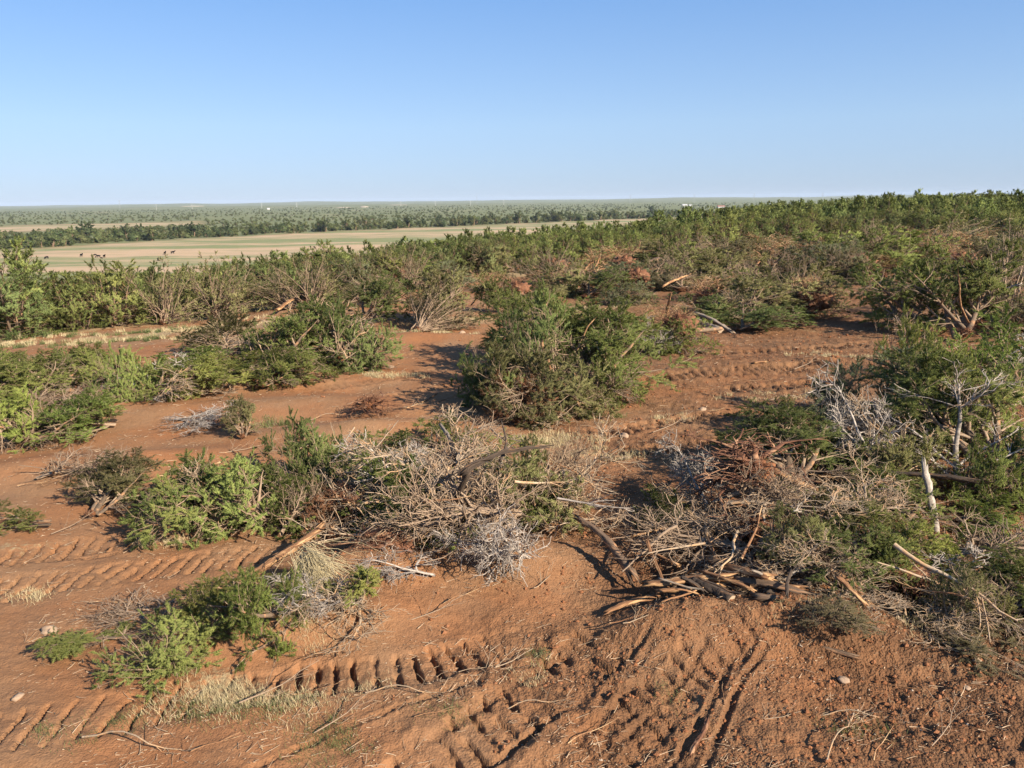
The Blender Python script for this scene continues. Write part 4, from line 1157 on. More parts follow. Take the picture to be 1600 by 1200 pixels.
beam((990, 838, .45), (1032, 830, .5), .03, .035, 'snapped_branch', 'short bright orange split stick on the left of the right pile', 'branch', seed=21, shred=1.5)
beam((1012, 848, .7), (1045, 935, .12), .03, .02, 'snapped_branch', 'thin upright orange stick leaning at the log heap', 'branch', seed=22)
beam((1452, 832, .0), (1456, 732, 1.15), .075, .06, 'broken_log', 'broken pale upright trunk in the right pile', mat='white', seed=23, bend=.07)
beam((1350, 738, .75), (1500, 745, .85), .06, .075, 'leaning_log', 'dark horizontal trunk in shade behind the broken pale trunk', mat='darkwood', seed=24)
beam((1205, 680, .9), (1250, 705, .8), .03, .03, 'snapped_branch', 'orange splinter on the green juniper of the right pile', 'branch', seed=25, shred=1.5)
beam((1075, 498, .5), (1128, 514, .3), .13, .17, 'fallen_log', 'thick grey log with an orange cut end near the orange root ball', mat='grey', seed=26, cut=True, rough=.2)
beam((1090, 492, .55), (1140, 512, .25), .1, .12, 'fallen_log', 'weathered grey log behind the one with the orange end', mat='grey', seed=27)
beam((1042, 495, .2), (1045, 468, 1.2), .13, .05, 'broken_stump', 'upright splintered orange stump left of the thick grey log', 'stump', seed=28, shred=2.0)
beam((1040, 450, .6), (1085, 420, 1.3), .09, .07, 'torn_log', 'pale trunk slanting up over the slash row right of centre', mat='peeled', seed=29)
beam((848, 442, .5), (870, 436, .6), .14, .12, 'torn_log', 'short pale yellow log in the slash row at picture centre', seed=30)
beam((430, 478, .25), (460, 466, .5), .12, .1, 'torn_log', 'pale stripped log lying at the left end of the slash row', mat='peeled', seed=31)
beam((138, 562, .3), (148, 538, .9), .11, .08, 'broken_stump', 'red brown snapped stump standing in the left windrow', 'stump', mat='rootwood', seed=32, shred=1.2)
beam((186, 552, .3), (193, 538, .75), .09, .1, 'broken_stump', 'dark curved stump right of the red brown one in the left windrow', 'stump', mat='bark', seed=33)
beam((192, 623, .15), (222, 600, .6), .05, .06, 'torn_log', 'pale bare trunk end in the yellow green juniper of the left windrow', seed=34)
beam((1505, 522, .05), (1508, 465, 2.0), .05, .035, 'crooked_sapling', 'thin crooked bare stem standing in front of the dark juniper at right', 'stem', mat='peeled', seed=35, bend=.1)
beam((1560, 460, 1.5), (1590, 445, 2.1), .11, .09, 'torn_log', 'pale trunk rising right out of the root ball at the right edge', mat='white', seed=36)
beam((1100, 1120, .03), (1088, 1178, .03), .035, .03, 'snapped_branch', 'short reddish root stick standing in the dozer ruts at the bottom', 'branch', 'rootwood', 37)
beam((880, 735, .1), (915, 722, .15), .04, .03, 'snapped_branch', 'dark stick right of the central heap on the dirt', 'branch', 'bark', 38)
beam((630, 640, .1), (680, 625, .1), .035, .03, 'snapped_branch', 'pale stick on the dirt right of the root mat', 'branch', seed=39)
beam((1180, 578, .05), (1238, 562, .08), .045, .035, 'snapped_branch', 'long pale stick on the tracks at right centre', 'branch', seed=40)

for k, (a_, b_, r_, mt, lab) in enumerate((
    ((1030, 935, .25), (1100, 925, .32), .05, 'peeled', 'short orange split log under the top left log of the heap'), ((1065, 945, .15), (1150, 962, .14), .07, 'darkwood', 'black shaded log low in the left of the log heap'),
    ((1100, 900, .5), (1165, 935, .4), .04, 'peeled', 'thin orange log across the top of the log heap'), ((1130, 985, .06), (1200, 1000, .05), .03, 'bark', 'thin brown pole on the soil before the log heap'),
    ((1195, 940, .28), (1285, 950, .22), .075, 'darkwood', 'dark thick log left of the dry juniper spray'), ((1240, 1010, .06), (1330, 1030, .04), .05, 'bark', 'brown log end under the front of the dry spray'),
    ((1170, 895, .5), (1235, 950, .3), .055, 'peeled', 'orange brown log crossing the heap toward the right'), ((1280, 930, .3), (1370, 985, .12), .045, 'bark', 'brown pole just below the tan slanting log'),
    ((1310, 985, .1), (1385, 1000, .06), .04, 'grey', 'grey pole at the far right of the log heap'), ((1205, 900, .45), (1270, 885, .5), .06, 'bark', 'shaded brown stem behind the log heap'),
    ((1060, 880, .4), (1010, 860, .45), .03, 'peeled', 'orange splinter in the twigs left of the log heap'), ((1190, 985, .1), (1270, 1000, .08), .045, 'darkwood', 'dark pole below the level orange log'),
    ((1150, 860, .5), (1215, 850, .6), .035, 'grey', 'grey pole in the twigs above the log heap'), ((1285, 760, .6), (1345, 800, .5), .03, 'peeled', 'orange stick below the end of the long reddish trunk'),
    ((1170, 800, .6), (1260, 850, .5), .04, 'bark', 'brown pole under the big root plate'), ((1120, 800, .5), (1200, 770, .7), .035, 'grey', 'long grey pole in front of the big root plate'))):
    beam(a_, b_, r_ * .9, r_ * .75, 'fallen_log', lab, mat=mt, seed=300 + k, shred=1.0, group='logs of the front heap')

HEAP = [('by the orange split log', 1075, 905), ('by the thick dark log', 1115, 940), ('by the level orange log', 1210, 990), ('by the dry spray', 1290, 985), ('under the tan slanting log', 1330, 945), ('at the top of the heap', 1180, 890), ('at the right end of the heap', 1370, 990), ('at the left end of the heap', 1000, 935), ('in the middle of the heap', 1200, 935)]
gh = np.random.default_rng(88); seen_ = set()
for k in range(15):
    px = gh.uniform(1010, 1370); py = 895 + (px - 1010) * .2 + gh.uniform(-25, 45); an = gh.normal(.25, .75); ln = gh.uniform(30, 95); h = gh.uniform(.08, .55)
    r_ = gh.uniform(.014, .045); mt = ['peeled', 'bark', 'darkwood', 'grey', 'peeled'][k % 5]
    lab = ('thick ' if r_ > .032 else 'slim ' if r_ < .022 else 'middling ') + ['orange split', 'brown bark covered', 'blackish', 'grey', 'torn tan'][k % 5] + (' pole ' if ln > 75 else ' stick ') + min(HEAP, key=lambda q: abs(q[1] - px) + abs(q[2] - py))[0]
    if lab in seen_: continue
    seen_.add(lab)
    beam((px - ln / 2 * math.cos(an), py - ln / 2 * math.sin(an), h + .05), (px + ln / 2 * math.cos(an), py + ln / 2 * math.sin(an), max(.04, h - .1)), r_, r_ * .8, 'fallen_log', lab, mat=mt, seed=400 + k, shred=1.3, group='logs of the front heap')

for k, (a_, b_, r_, lab) in enumerate((((858, 548, 1.6), (872, 606, 1.0), .05, 'orange torn stem hanging in the front of the big central pile'), ((838, 590, 1.1), (868, 572, 1.4), .035, 'short orange splinter left in the big central pile'),
        ((880, 570, 1.3), (912, 592, 1.1), .035, 'pale torn branch right in the front of the big central pile'), ((808, 600, .8), (795, 560, 1.4), .035, 'brown upright stem left in the big central pile'), ((900, 545, 1.6), (925, 505, 2.3), .03, 'pale bare stick rising from the right of the big central pile'),
        ((838, 520, 2.0), (846, 478, 2.7), .03, 'pale bare stick rising from the top of the big central pile'), ((930, 560, 1.2), (985, 545, 1.3), .025, 'thin pale limb along the right face of the big central pile'))):
    beam(a_, b_, r_, r_ * .6, 'torn_branch', lab, 'branch', seed=500 + k, shred=1.5, bend=.09, group='torn stems in the big central pile')

# the tall bare pale tree in the right pile
def bare_upright(seed, H):
    g = np.random.default_rng(seed); K = Kind()
    P0 = walk(g, np.zeros((1, 3)), np.array([[-.1, .05, 1]]), H, 10, .06); R0 = taper(.048, .014, 1, 10)
    G = Geo(); add_tubes(G, P0, R0, 10, g); K.part('trunk', G.mesh('trunk', M['white']), pts=P0)
    P1, R1, _ = spawn(g, P0, R0, 13, .15, .98, H * .55, 42, 10, 8, .12, (0, 0, 1), .04, .6, .008, .45)
    P2, R2, i2 = spawn(g, P1, R1, 70, .2, 1, H * .2, 38, 12, 6, .15, (0, 0, 1), .04, .55, .005, .4)
    P3, R3, i3 = spawn(g, P2, R2, 260, .2, 1, H * .08, 38, 12, 4, .15, rs=.55, rt=.003)
    split_limbs(K, g, P1, R1, P2, R2, i2, P3, R3, i3, 'white'); K.pts.append(P2.reshape(-1, 3))
    return K.done()
place(bare_upright(81, 2.6), (1380, 1560, 575, 788), 0, OLIVE, 'bare_tree', 'tall pale bare tree standing up in the right brush pile', 'dead tree', ratio=(.5, 2))
place(bare_upright(82, 2.2), (1268, 1330, 600, 680), 40, OLIVE, 'bare_tree', 'small pale bare sapling at the left end of the right pile', 'dead tree', ratio=(.5, 2))

# ---------------------------------------------------------------- the slash row behind, and the right group
J(LF[3], (552, 652, 438, 512), 30, DARK, 'dark green juniper left of the splintered trunk at mid distance')
J(LF[1], (655, 748, 428, 512), 80, OLIVE, 'leaning olive juniper with yellow split wood on top, at mid distance')
FAN(FS[1], (645, 745, 455, 522), 60, DRY, 'brown stemmed shrub with its root plate on the dirt at mid distance')
beam((662, 468, .4), (675, 448, 1.3), .07, .06, 'torn_log', 'splintered orange trunk between two junipers at mid distance', seed=41, shred=1.5)
beam((738, 475, .3), (752, 460, .8), .06, .05, 'torn_log', 'orange splintered stem right of the leaning olive juniper', seed=42, shred=1.5)
J(LF[0], (540, 640, 425, 480), 200, OLIVE, 'flattened brown green juniper behind the dark one at mid distance')
FAN(FS[0], (440, 540, 415, 480), 90, OLIVE, 'grey brown stemmed shrub above the pale stripped log')
FAN(FS[2], (610, 690, 400, 455), 80, DRY, 'reddish brown bare shrub fan behind the splintered trunk')
J(LF[1], (745, 810, 440, 492), 150, DARK, 'small dark juniper behind the left shoulder of the big pile')
ROOT(RB[2], (788, 826, 440, 470), 350, 'round orange root ball left of centre in the slash row')
FAN(FS[0], (805, 900, 395, 455), 110, DRY, 'tan stemmed shrub mass in the slash row at picture centre')
J(LF[2], (830, 940, 420, 465), 170, OLIVE, 'flattened brush with brown stems beside the pale yellow log')
J(LF[3], (905, 985, 425, 470), 20, DARK, 'dark shaded juniper left of the second root ball')
ROOT(RB[2], (978, 1012, 420, 455), 20, 'reddish root ball right of the dark shaded juniper')
J(LF[0], (930, 1020, 445, 480), 350, GREYG, 'low grey green juniper on the dirt under the second root ball')
beam((1015, 412, 1.3), (1030, 405, 1.5), .22, .22, 'sawn_log', 'log with a round pale cut end facing the viewer in the slash row', mat='bark', seed=43, cut=True)
J(LF[2], (1000, 1100, 400, 450), 30, OLIVE, 'half bare juniper around the log with the round cut end')
ROOT(RB[2], (1155, 1205, 385, 412), 10, 'dark spiky root plate at the back of the slash row')
J(LF[1], (1080, 1180, 400, 450), 60, OLIVE, 'olive juniper under the dark spiky root plate')
J(LF[2], (1180, 1290, 395, 440), 10, OLIVE, 'brownish juniper right of the dark spiky root plate')
ROOT(RB[2], (1085, 1128, 450, 490), 330, 'bright orange root ball above the thick grey log')
J(LF[1], (1100, 1240, 440, 505), 20, OLIVE, 'broad olive juniper crown behind the bright orange root ball')
J(LF[3], (1140, 1255, 480, 524), 10, DARK, 'dark green juniper at the right foot of the orange root ball')
J(LF[0], (1060, 1160, 465, 512), 200, DARK, 'dark juniper left of and below the orange root ball')
BRUSH(BF[2], (1130, 1220, 455, 505), 30, 'fine grey twigs over the olive crown right of the orange root ball')
BRUSH(BF[1], (1015, 1085, 480, 545), 300, 'reddish root tangle beside the upright splintered stump')
BRUSH(BT[3], (985, 1060, 505, 560), 200, 'white grey twig bundle right of the big central pile')
J(LF[0], (1000, 1110, 505, 560), 340, MID, 'green limb lying on the dirt right of the big central pile')
BRUSH(BF[1], (1190, 1290, 435, 500), 10, 'tan slash with broken stems left of the dirt lane')
J(LF[2], (1200, 1300, 420, 490), 40, OLIVE, 'brown green slash juniper beside the dirt lane')
J(LF[3], (1230, 1320, 380, 435), 60, GREYG, 'grey green juniper at the head of the dirt lane')
BRUSH(BF[0], (1130, 1240, 420, 480), 200, 'brown branch heap at the middle of the slash row right of centre')
FAN(FS[1], (1340, 1445, 362, 420), 30, OLIVE, 'swept over shrub with long arching stems right of the dirt lane')
FAN(FS[1], (1450, 1560, 352, 410), 10, DRY, 'brown swept over shrub with a dark base in front of the right wood')
BRUSH(BF[1], (1325, 1400, 400, 432), 0, 'orange roots and stems lying at the head of the dirt lane')
J(LF[3], (1338, 1450, 412, 520), 100, MID, 'rounded green juniper at the left of the shaded right group')
BRUSH(BF[2], (1390, 1470, 430, 490), 10, 'pale twigs between the two junipers of the shaded right group')
J(LF[3], (1425, 1545, 405, 535), 80, DARK, 'dark dense juniper in the middle of the shaded right group')
FAN(FS[1], (1500, 1650, 385, 520), 60, OLIVE, 'tall grey stemmed shrub with a torn root at the right edge')
ROOT(RB[2], (1540, 1590, 460, 505), 20, 'brown root ball under the pale rising trunk at the right edge')
J(LF[2], (1545, 1660, 460, 530), 350, DRY, 'brown dry juniper under the root ball at the right edge')
J(LF[1], (1560, 1660, 395, 450), 20, OLIVE, 'olive juniper behind the tall grey stemmed shrub at the right edge')
FAN(FS[2], (1280, 1330, 395, 440), 90, DRY, 'small bare shrub between the slash row and the right wood')
g_ = np.random.default_rng(5)
fill = [(770, 408), (840, 400), (900, 405), (950, 408), (1010, 395), (1060, 398), (1110, 390), (1160, 398), (1220, 405), (1260, 395), (1300, 420), (1180, 430), (1240, 450),
        (880, 440), (960, 430), (1060, 440), (1270, 440), (1420, 400), (1480, 400), (1540, 395), (500, 455), (590, 440), (700, 430), (770, 440)]
fill += [(1330, 400), (1360, 395), (1400, 390), (1440, 396), (1500, 388), (1560, 392), (1590, 405), (1620, 400), (1350, 380), (1450, 378), (1530, 376), (1600, 380), (1290, 388), (1240, 385), (1200, 392), (1140, 398),
         (1090, 412), (1040, 420), (990, 432), (930, 448), (850, 460), (1150, 445), (1210, 470), (1260, 470), (1110, 455), (640, 425), (560, 432), (480, 440), (1000, 460), (1030, 500), (1290, 410), (1330, 420)]
def fill_label(px, py, green, k):
    near = [('the pale yellow log', 858, 440), ('the dark shaded juniper', 945, 448), ('the log with the round cut end', 1022, 408), ('the dark spiky root plate', 1180, 398), ('the orange root ball', 1105, 470), ('the head of the dirt lane', 1330, 425),
            ('the arching swept over shrub', 1392, 390), ('the brown swept over shrub', 1505, 380), ('the tall grey stemmed shrub at the edge', 1575, 450), ('the tan shrub mass', 850, 425), ('the grey brown stemmed shrub', 490, 448), ('the reddish brown shrub fan', 650, 428),
            ('the left root ball', 807, 455), ('the upright splintered stump', 1043, 480)]
    n, qx, qy = min(near, key=lambda q: abs(q[1] - px) + 2 * abs(q[2] - py))
    side = ('behind' if py < qy - 9 else 'in front of') if abs(py - qy) > 9 else 'left of' if px < qx else 'right of'
    return ['half green juniper slash', 'leafless brown branch heap', 'green juniper limb heap', 'tan stripped branch heap', 'leafy olive juniper top'][k % 5] + ' ' + side + ' ' + n
FILL = [fill_label(px, py, k % 5 not in (1, 3), k) for k, (px, py) in enumerate(fill)]
for k, (px, py) in enumerate(fill):
    w = g_.uniform(55, 90) * (1.25 if px > 1100 else 1); h = w * g_.uniform(.42, .6)
    K = [LF[2], BF[0], LF[0], BF[1], LF[1]][k % 5]
    nm = UJ if K in LF else 'dead_brush'
    place(K, (px - w / 2, px + w / 2, py - h * .45, py + h * .55), g_.uniform(0, 360), [OLIVE, MID, GREYG, DRY][k % 4], nm,
          FILL[k], UC if K in LF else 'dead brush', 'broken slash along the foot of the wood')

# ---------------------------------------------------------------- standing junipers
SJ = [standing_juniper(90 + k, H, W, cone=c, stems=s, bare_low=b) for k, (H, W, c, s, b) in enumerate(
    [(3.2, 2.9, .3, 5, .15), (3.6, 2.6, .7, 4, .1), (2.8, 3.0, .2, 6, .2), (3.9, 2.5, .9, 3, .1), (3.0, 2.7, .5, 5, .3), (2.6, 2.4, .4, 4, .15), (3.4, 3.1, .4, 6, .2)])]
LOD = [standing_juniper(110 + k, H, W, 3400, .25, .095, 4, True, c) for k, (H, W, c) in enumerate([(3.2, 2.8, .3), (3.6, 2.7, .7), (2.8, 3.0, .2), (3.9, 2.8, .6)])]
BRD = [broad_tree(120 + k, H, W) for k, (H, W) in enumerate([(11, 11), (9, 9), (12.5, 10), (7.5, 9)])]
SGREEN = [(.195, .222, .072), (.170, .200, .068), (.222, .240, .080), (.145, .175, .064), (.182, .196, .082)]
SNAME = ['yellow green', 'mid green', 'bright yellow green', 'dark green', 'olive green']

rng = np.random.default_rng(77)
cand = []
def scatter(az0, az1, r0, r1, spacing):
    """points at least `spacing` apart inside the wooded belt"""
    n = int((az1 - az0) * .5 * (r1 ** 2 - r0 ** 2) / spacing ** 2 * 2.2)
    a = rng.uniform(az0, az1, n); r = np.sqrt(rng.uniform(r0 ** 2, r1 ** 2, n))
    ok = (r > front_r(a) + .8) & (r < edge_r(a) + 14)
    a, r = a[ok], r[ok]; grid = {}; out = []
    for x, y in zip(r * np.sin(a), r * np.cos(a)):
        c = (int(x // spacing), int(y // spacing)); good = True
        for i in (-1, 0, 1):
            for j in (-1, 0, 1):
                for q in grid.get((c[0] + i, c[1] + j), ()):
                    if (q[0] - x) ** 2 + (q[1] - y) ** 2 < spacing ** 2: good = False
        if good: grid.setdefault(c, []).append((x, y)); out.append((x, y))
    return out
AZL, AZR = R(-37), R(38)
pts = scatter(AZL, AZR, 36, 130, 1.75)
pts = [p for p in pts]
far_pts = scatter(R(-4), AZR, 130, 320, 2.9) + scatter(R(2), AZR, 320, 720, 5.0)
# how far each stands behind the front of the belt: the first rows show most
def behind(p): return math.hypot(*p) - float(front_r(math.atan2(*p)))
pts.sort(key=lambda p: behind(p) + .12 * math.hypot(*p))
N_IND = 290
ind, rest = pts[:N_IND], pts[N_IND:]
G_ST = 'standing junipers along the edge of the clearing'
SKY_PX = [-200, 0, 100, 200, 300, 400, 500, 560, 650, 750, 850, 950, 1050, 1150, 1200, 1300, 1400, 1480, 1600, 1900]
SKY_PY = [420, 418, 424, 412, 405, 396, 387, 388, 374, 366, 360, 351, 340, 324, 318, 312, 308, 305, 305, 301]
ZONES = [(140, 'the tall pointed juniper at the left edge'), (330, 'the silvery shrubs of the left strip'), (520, 'the field, above the large green mound'), (680, 'the grey shrub with the forked trunk'),
         (860, 'the tan shrub mass at picture centre'), (1040, 'the log with the round cut end'), (1220, 'the dark spiky root plate'), (1400, 'the head of the dirt lane'), (9999, 'the brown swept over shrub at right')]
def px_of(x, y): return 800 + FPX * x / (y * math.cos(R(PITCH)) + CAM_H * math.sin(R(PITCH)))
def zone_label(p, ci, s):
    px = px_of(*p)
    nm = next(n for lim, n in ZONES if px < lim)
    row = 'directly behind' if behind(p) < 4 else 'farther behind' if behind(p) < 9 else 'deep beyond'
    return ('short ' if s < .8 else 'tall ' if s > 1.05 else '') + SNAME[ci] + ' standing juniper ' + row + ' ' + nm
first = {}
def tree_scale(p, H, s):
    """no taller than the wood's skyline"""
    x, y = p; px = px_of(x, y); d = ray(px, np.interp(px, SKY_PX, SKY_PY) + rng.uniform(-3, 14))
    top = CAM_H + d.z * (math.hypot(x, y) / math.hypot(d.x, d.y)) - bz(x, y)
    return min(s, top / H)
for k, p in enumerate(ind):
    v = k % len(SJ); x, y = p
    s = tree_scale(p, SJ[v].hi[2] * 1.13, rng.uniform(.75, 1.2))
    if s < .42: continue
    ci = int(rng.integers(len(SGREEN))); col = SGREEN[ci]
    sw = max(s, .62) * 1.1
    loc = (x, y, bz(x, y) - .05); rz = rng.uniform(0, 6.283)
    if v not in first:
        o = SJ[v].build('standing_juniper', loc, rz, (sw, sw, s), col, dict(label=zone_label(p, ci, s), cat='juniper tree', group=G_ST)); first[v] = o
    else:
        o = copy_tree(first[v]); o.location = loc; o.rotation_euler = (0, 0, rz); o.scale = (sw, sw, s)
        tag(o, zone_label(p, ci, s), 'juniper tree', G_ST)
        for ch in o.children: ch.color = (*col, 1)
# named ones of the front row
def S(K, box, col, label): return place(K, box, 40 + box[0], col, 'standing_juniper', label, 'juniper tree', G_ST, ratio=(.5, 2.0))
S(SJ[1], (2, 82, 388, 498), SGREEN[0], 'tall pointed juniper at the left edge rising above the field')
S(SJ[0], (-30, 60, 432, 508), SGREEN[3], 'dark full juniper below the tall pointed one at the left edge')
S(SJ[6], (70, 150, 428, 492), SGREEN[1], 'broad juniper right of the tall pointed one, bases in dry grass')
S(SJ[2], (128, 235, 418, 489), SGREEN[2], 'broad yellow green juniper with bare stems at its foot, left of the grey shrubs')
S(SJ[1], (470, 540, 384, 440), SGREEN[0], 'bright green pointed juniper in front of the field, left of centre')
FAN(FS[2], (218, 310, 432, 486), 80, OLIVE, 'grey bare stemmed shrub at the foot of the left juniper strip')
FAN(FS[0], (310, 420, 422, 482), 20, OLIVE, 'large silvery grey shrub fan at the foot of the left juniper strip')
FAN(FS[1], (395, 470, 432, 478), 140, OLIVE, 'grey shrub leaning right at the right end of the left juniper strip')
FAN(FS[0], (560, 640, 402, 450), 200, OLIVE, 'grey shrub with a forked pale trunk at the middle of the strip')

# the rest of the wood: one object that repeats the trees already standing in it
def forest(name, P, meshes, smin, smax, cols, kind='stuff', flat=1.0, seed=3, scales=None):
    """sources are single-mesh trees that stand in the place themselves; copies are drawn at the points"""
    g = np.random.default_rng(seed)
    P = np.asarray(P, float)
    me = bpy.data.meshes.new(name); me.from_pydata(P.tolist(), [], [])
    n = len(P)
    for nm, tp, arr in (('var', 'INT', g.integers(0, len(meshes), n)), ('rz', 'FLOAT', g.uniform(0, 6.283, n)), ('sc', 'FLOAT', g.uniform(smin, smax, n) if scales is None else np.asarray(scales)), ('fl', 'FLOAT', g.uniform(.8, 1.2, n) * flat)):
        me.attributes.new(nm, tp, 'POINT').data.foreach_set('value', np.ascontiguousarray(arr, np.int32 if tp == 'INT' else np.float32))
    o = ob(name, me); tag(o, kind=kind)
    ng = bpy.data.node_groups.new(name, 'GeometryNodeTree')
    ng.interface.new_socket('Geometry', in_out='INPUT', socket_type='NodeSocketGeometry'); ng.interface.new_socket('Geometry', in_out='OUTPUT', socket_type='NodeSocketGeometry')
    gi = ng.nodes.new('NodeGroupInput'); go = ng.nodes.new('NodeGroupOutput'); jn = ng.nodes.new('GeometryNodeJoinGeometry')
    def attr(nm, tp):
        a = ng.nodes.new('GeometryNodeInputNamedAttribute'); a.data_type = tp; a.inputs[0].default_value = nm; return a.outputs[0]
    cx = ng.nodes.new('ShaderNodeCombineXYZ'); ng.links.new(attr('rz', 'FLOAT'), cx.inputs[2])
    cs = ng.nodes.new('ShaderNodeCombineXYZ'); sc = attr('sc', 'FLOAT'); mu = ng.nodes.new('ShaderNodeMath'); mu.operation = 'MULTIPLY'
    ng.links.new(sc, mu.inputs[0]); ng.links.new(attr('fl', 'FLOAT'), mu.inputs[1])
    ng.links.new(sc, cs.inputs[0]); ng.links.new(sc, cs.inputs[1]); ng.links.new(mu.outputs[0], cs.inputs[2])
    va = attr('var', 'INT')
    for k, src in enumerate(meshes):
        oi = ng.nodes.new('GeometryNodeObjectInfo'); oi.transform_space = 'ORIGINAL'; oi.inputs[0].default_value = src; oi.inputs['As Instance'].default_value = True
        cmp_ = ng.nodes.new('FunctionNodeCompare'); cmp_.data_type = 'INT'; cmp_.operation = 'EQUAL'; ng.links.new(va, cmp_.inputs[2]); cmp_.inputs[3].default_value = k
        ip = ng.nodes.new('GeometryNodeInstanceOnPoints'); ng.links.new(gi.outputs[0], ip.inputs[0]); ng.links.new(cmp_.outputs[0], ip.inputs['Selection'])
        ng.links.new(oi.outputs['Geometry'], ip.inputs['Instance']); ng.links.new(cx.outputs[0], ip.inputs['Rotation']); ng.links.new(cs.outputs[0], ip.inputs['Scale'])
        ng.links.new(ip.outputs[0], jn.inputs[0])
    ng.links.new(jn.outputs[0], go.inputs[0])
    md = o.modifiers.new('trees', 'NODES'); md.node_group = ng
    o.color = (*cols, 1)
    return o

allfar, asc = [], []
for p in rest + far_pts:
    s_ = tree_scale(p, 3.6, rng.uniform(.65, 1.3))
    if s_ > .55: allfar.append(p); asc.append(s_)
fz = base_z(np.array([p[0] for p in allfar]), np.array([p[1] for p in allfar]))
src = []
for k in range(4):       # four of the far trees are built as themselves and repeated for the rest
    p = allfar[-(30 + 60 * k)]
    o = ob('standing_juniper', LOD[k], loc=(p[0], p[1], bz(*p)), color=SGREEN[k]); src.append(o)
    tag(o, ['yellow green', 'mid green', 'bright yellow green', 'dark green'][k] + ' standing juniper deep in the wood, seen over the front rows', 'juniper tree', 'standing junipers deep in the wood')
forest('juniper_woods', [(p[0], p[1], z - .1) for p, z in zip(allfar, fz)], src, .75, 1.2, SGREEN[1], scales=asc)

# ---------------------------------------------------------------- valley: trees along the field, scrub, cattle, far marks
BCOL = [(.100, .128, .054), (.145, .172, .072), (.078, .104, .050), (.165, .182, .080)]
G_BR = 'round trees along the far side of the hay field'
def far_edge(px): return 24.0 * FPX / np.interp(px, [0, 730, 1040, 1200], [57, 38, 29, 24])
band = []
for k in range(270):
    px = rng.uniform(-60, 1180); r = far_edge(px) + rng.uniform(2, 55) + (0 if k % 3 else rng.uniform(0, 120))
    a = px_az(px); band.append((r * math.sin(a), r * math.cos(a), px))
for k, (x, y, px) in enumerate(sorted(band, key=lambda b: math.hypot(b[0], b[1]))):
    s = rng.uniform(.55, 1.05) * (1 if px < 740 else 1.15)
    o = ob('broad_tree', BRD[k % 4], loc=(x, y, bz(x, y) - .3), color=BCOL[int(rng.integers(4))])
    o.rotation_euler = (0, 0, rng.uniform(0, 6.283)); o.scale = (s * 1.05, s * 1.05, s)
    o['category'] = 'tree'; o['group'] = G_BR
    where = next(n for lim, n in ((80, 'at the far left of the row'), (230, 'below the lone dark oak'), (390, 'above the grazing cattle'), (540, 'left of the pale quarry'), (640, 'below the pale quarry'),
                 (760, 'below the radio mast'), (900, 'at the narrow field end'), (1020, 'left of the lone dark skyline tree'), (9999, 'below the white farm buildings')) if px < lim)
    ci = int(rng.integers(4)); o.color = (*BCOL[ci], 1)
    o['label'] = ('small ' if s < .72 else 'big ' if s > .92 else 'mid sized ') + ['dark green', 'green', 'blackish green', 'pale green'][ci] + ' round tree ' + where
    if k < 4: first['b%d' % k] = o
bs = [first['b%d' % k] for k in range(4)]
for x_, lab, s in ((125, 'large lone dark oak rising above the left tree row', 1.35), (1018, 'large lone dark tree on the skyline right of centre', 1.3)):
    r = far_edge(x_) + (90 if x_ < 500 else 500); a = px_az(x_); p = (r * math.sin(a), r * math.cos(a))
    o = ob('broad_tree', BRD[0], loc=(*p, bz(*p) - .3), color=BCOL[2]); o.scale = (s * 1.2, s * 1.2, s); tag(o, lab, 'tree', G_BR)
scr = []
for k in range(9000):
    px = rng.uniform(-150, 1750); a = px_az(px); r = far_edge(px) + 20 + (3600 - far_edge(px)) * rng.random() ** 1.7
    if px < 320 and 330 < r - far_edge(px) < 620: continue
    if rng.random() > .35 + .65 * float(sstep(-.35, .15, perlin(r * math.sin(a) / 130., r * math.cos(a) / 130., 70))): continue
    scr.append((r * math.sin(a), r * math.cos(a)))
sz_ = base_z(np.array([p[0] for p in scr]), np.array([p[1] for p in scr]))
forest('scrub_woods', [(p[0], p[1], z - .5) for p, z in zip(scr, sz_)], bs, .3, .62, BCOL[1], flat=.75, seed=8)

def cow_meshes():
    """one grazing and one standing animal, each body a single skinned surface"""
    out = []
    for nm, head in (('grazing', [(1.55, 0, .95), (1.75, 0, .45), (1.95, 0, .12)]), ('standing', [(1.50, 0, 1.35), (1.75, 0, 1.55), (2.10, 0, 1.42)])):
        v = [(0, 0, 1.02), (.55, 0, 1.0), (1.15, 0, 1.05)] + head
        rad = [.33, .40, .34, .20, .17, .10]
        e = [(0, 1), (1, 2), (2, 3), (3, 4), (4, 5)]
        for bx, hip in ((0, 0), (1.12, 2)):
            for s in (-1, 1):
                k = len(v)
                kx = .10 if bx == 0 else -.02
                v += [(bx + kx * .6, .20 * s, .72), (bx - kx * .9, .20 * s, .40), (bx - kx * .5, .20 * s, .02)]; rad += [.16, .075, .06]
                e += [(hip, k), (k, k + 1), (k + 1, k + 2)]
        k = len(v); v += [(-.36, 0, 1.10), (-.44, 0, .45)]; rad += [.06, .03]; e += [(0, k), (k, k + 1)]
        k = len(v); hx, hy, hz = head[1]
        v += [(hx - .02, .26, hz + .10), (hx - .02, -.26, hz + .10)]; rad += [.05, .05]; e += [(4, k), (4, k + 1)]
        me = bpy.data.meshes.new('cow_' + nm); me.from_pydata(v, e, []); me.materials.append(M['hide'])
        o = ob('black_cow', me)
        sk = o.modifiers.new('skin', 'SKIN'); sk.use_smooth_shade = True
        for i_, rr in enumerate(rad): me.skin_vertices[0].data[i_].radius = (rr, rr * (1.0 if i_ > 2 else 1.15))
        me.skin_vertices[0].data[0].use_root = True
        o.modifiers.new('sub', 'SUBSURF').levels = 1
        out.append(o)
    return out
cows = cow_meshes()
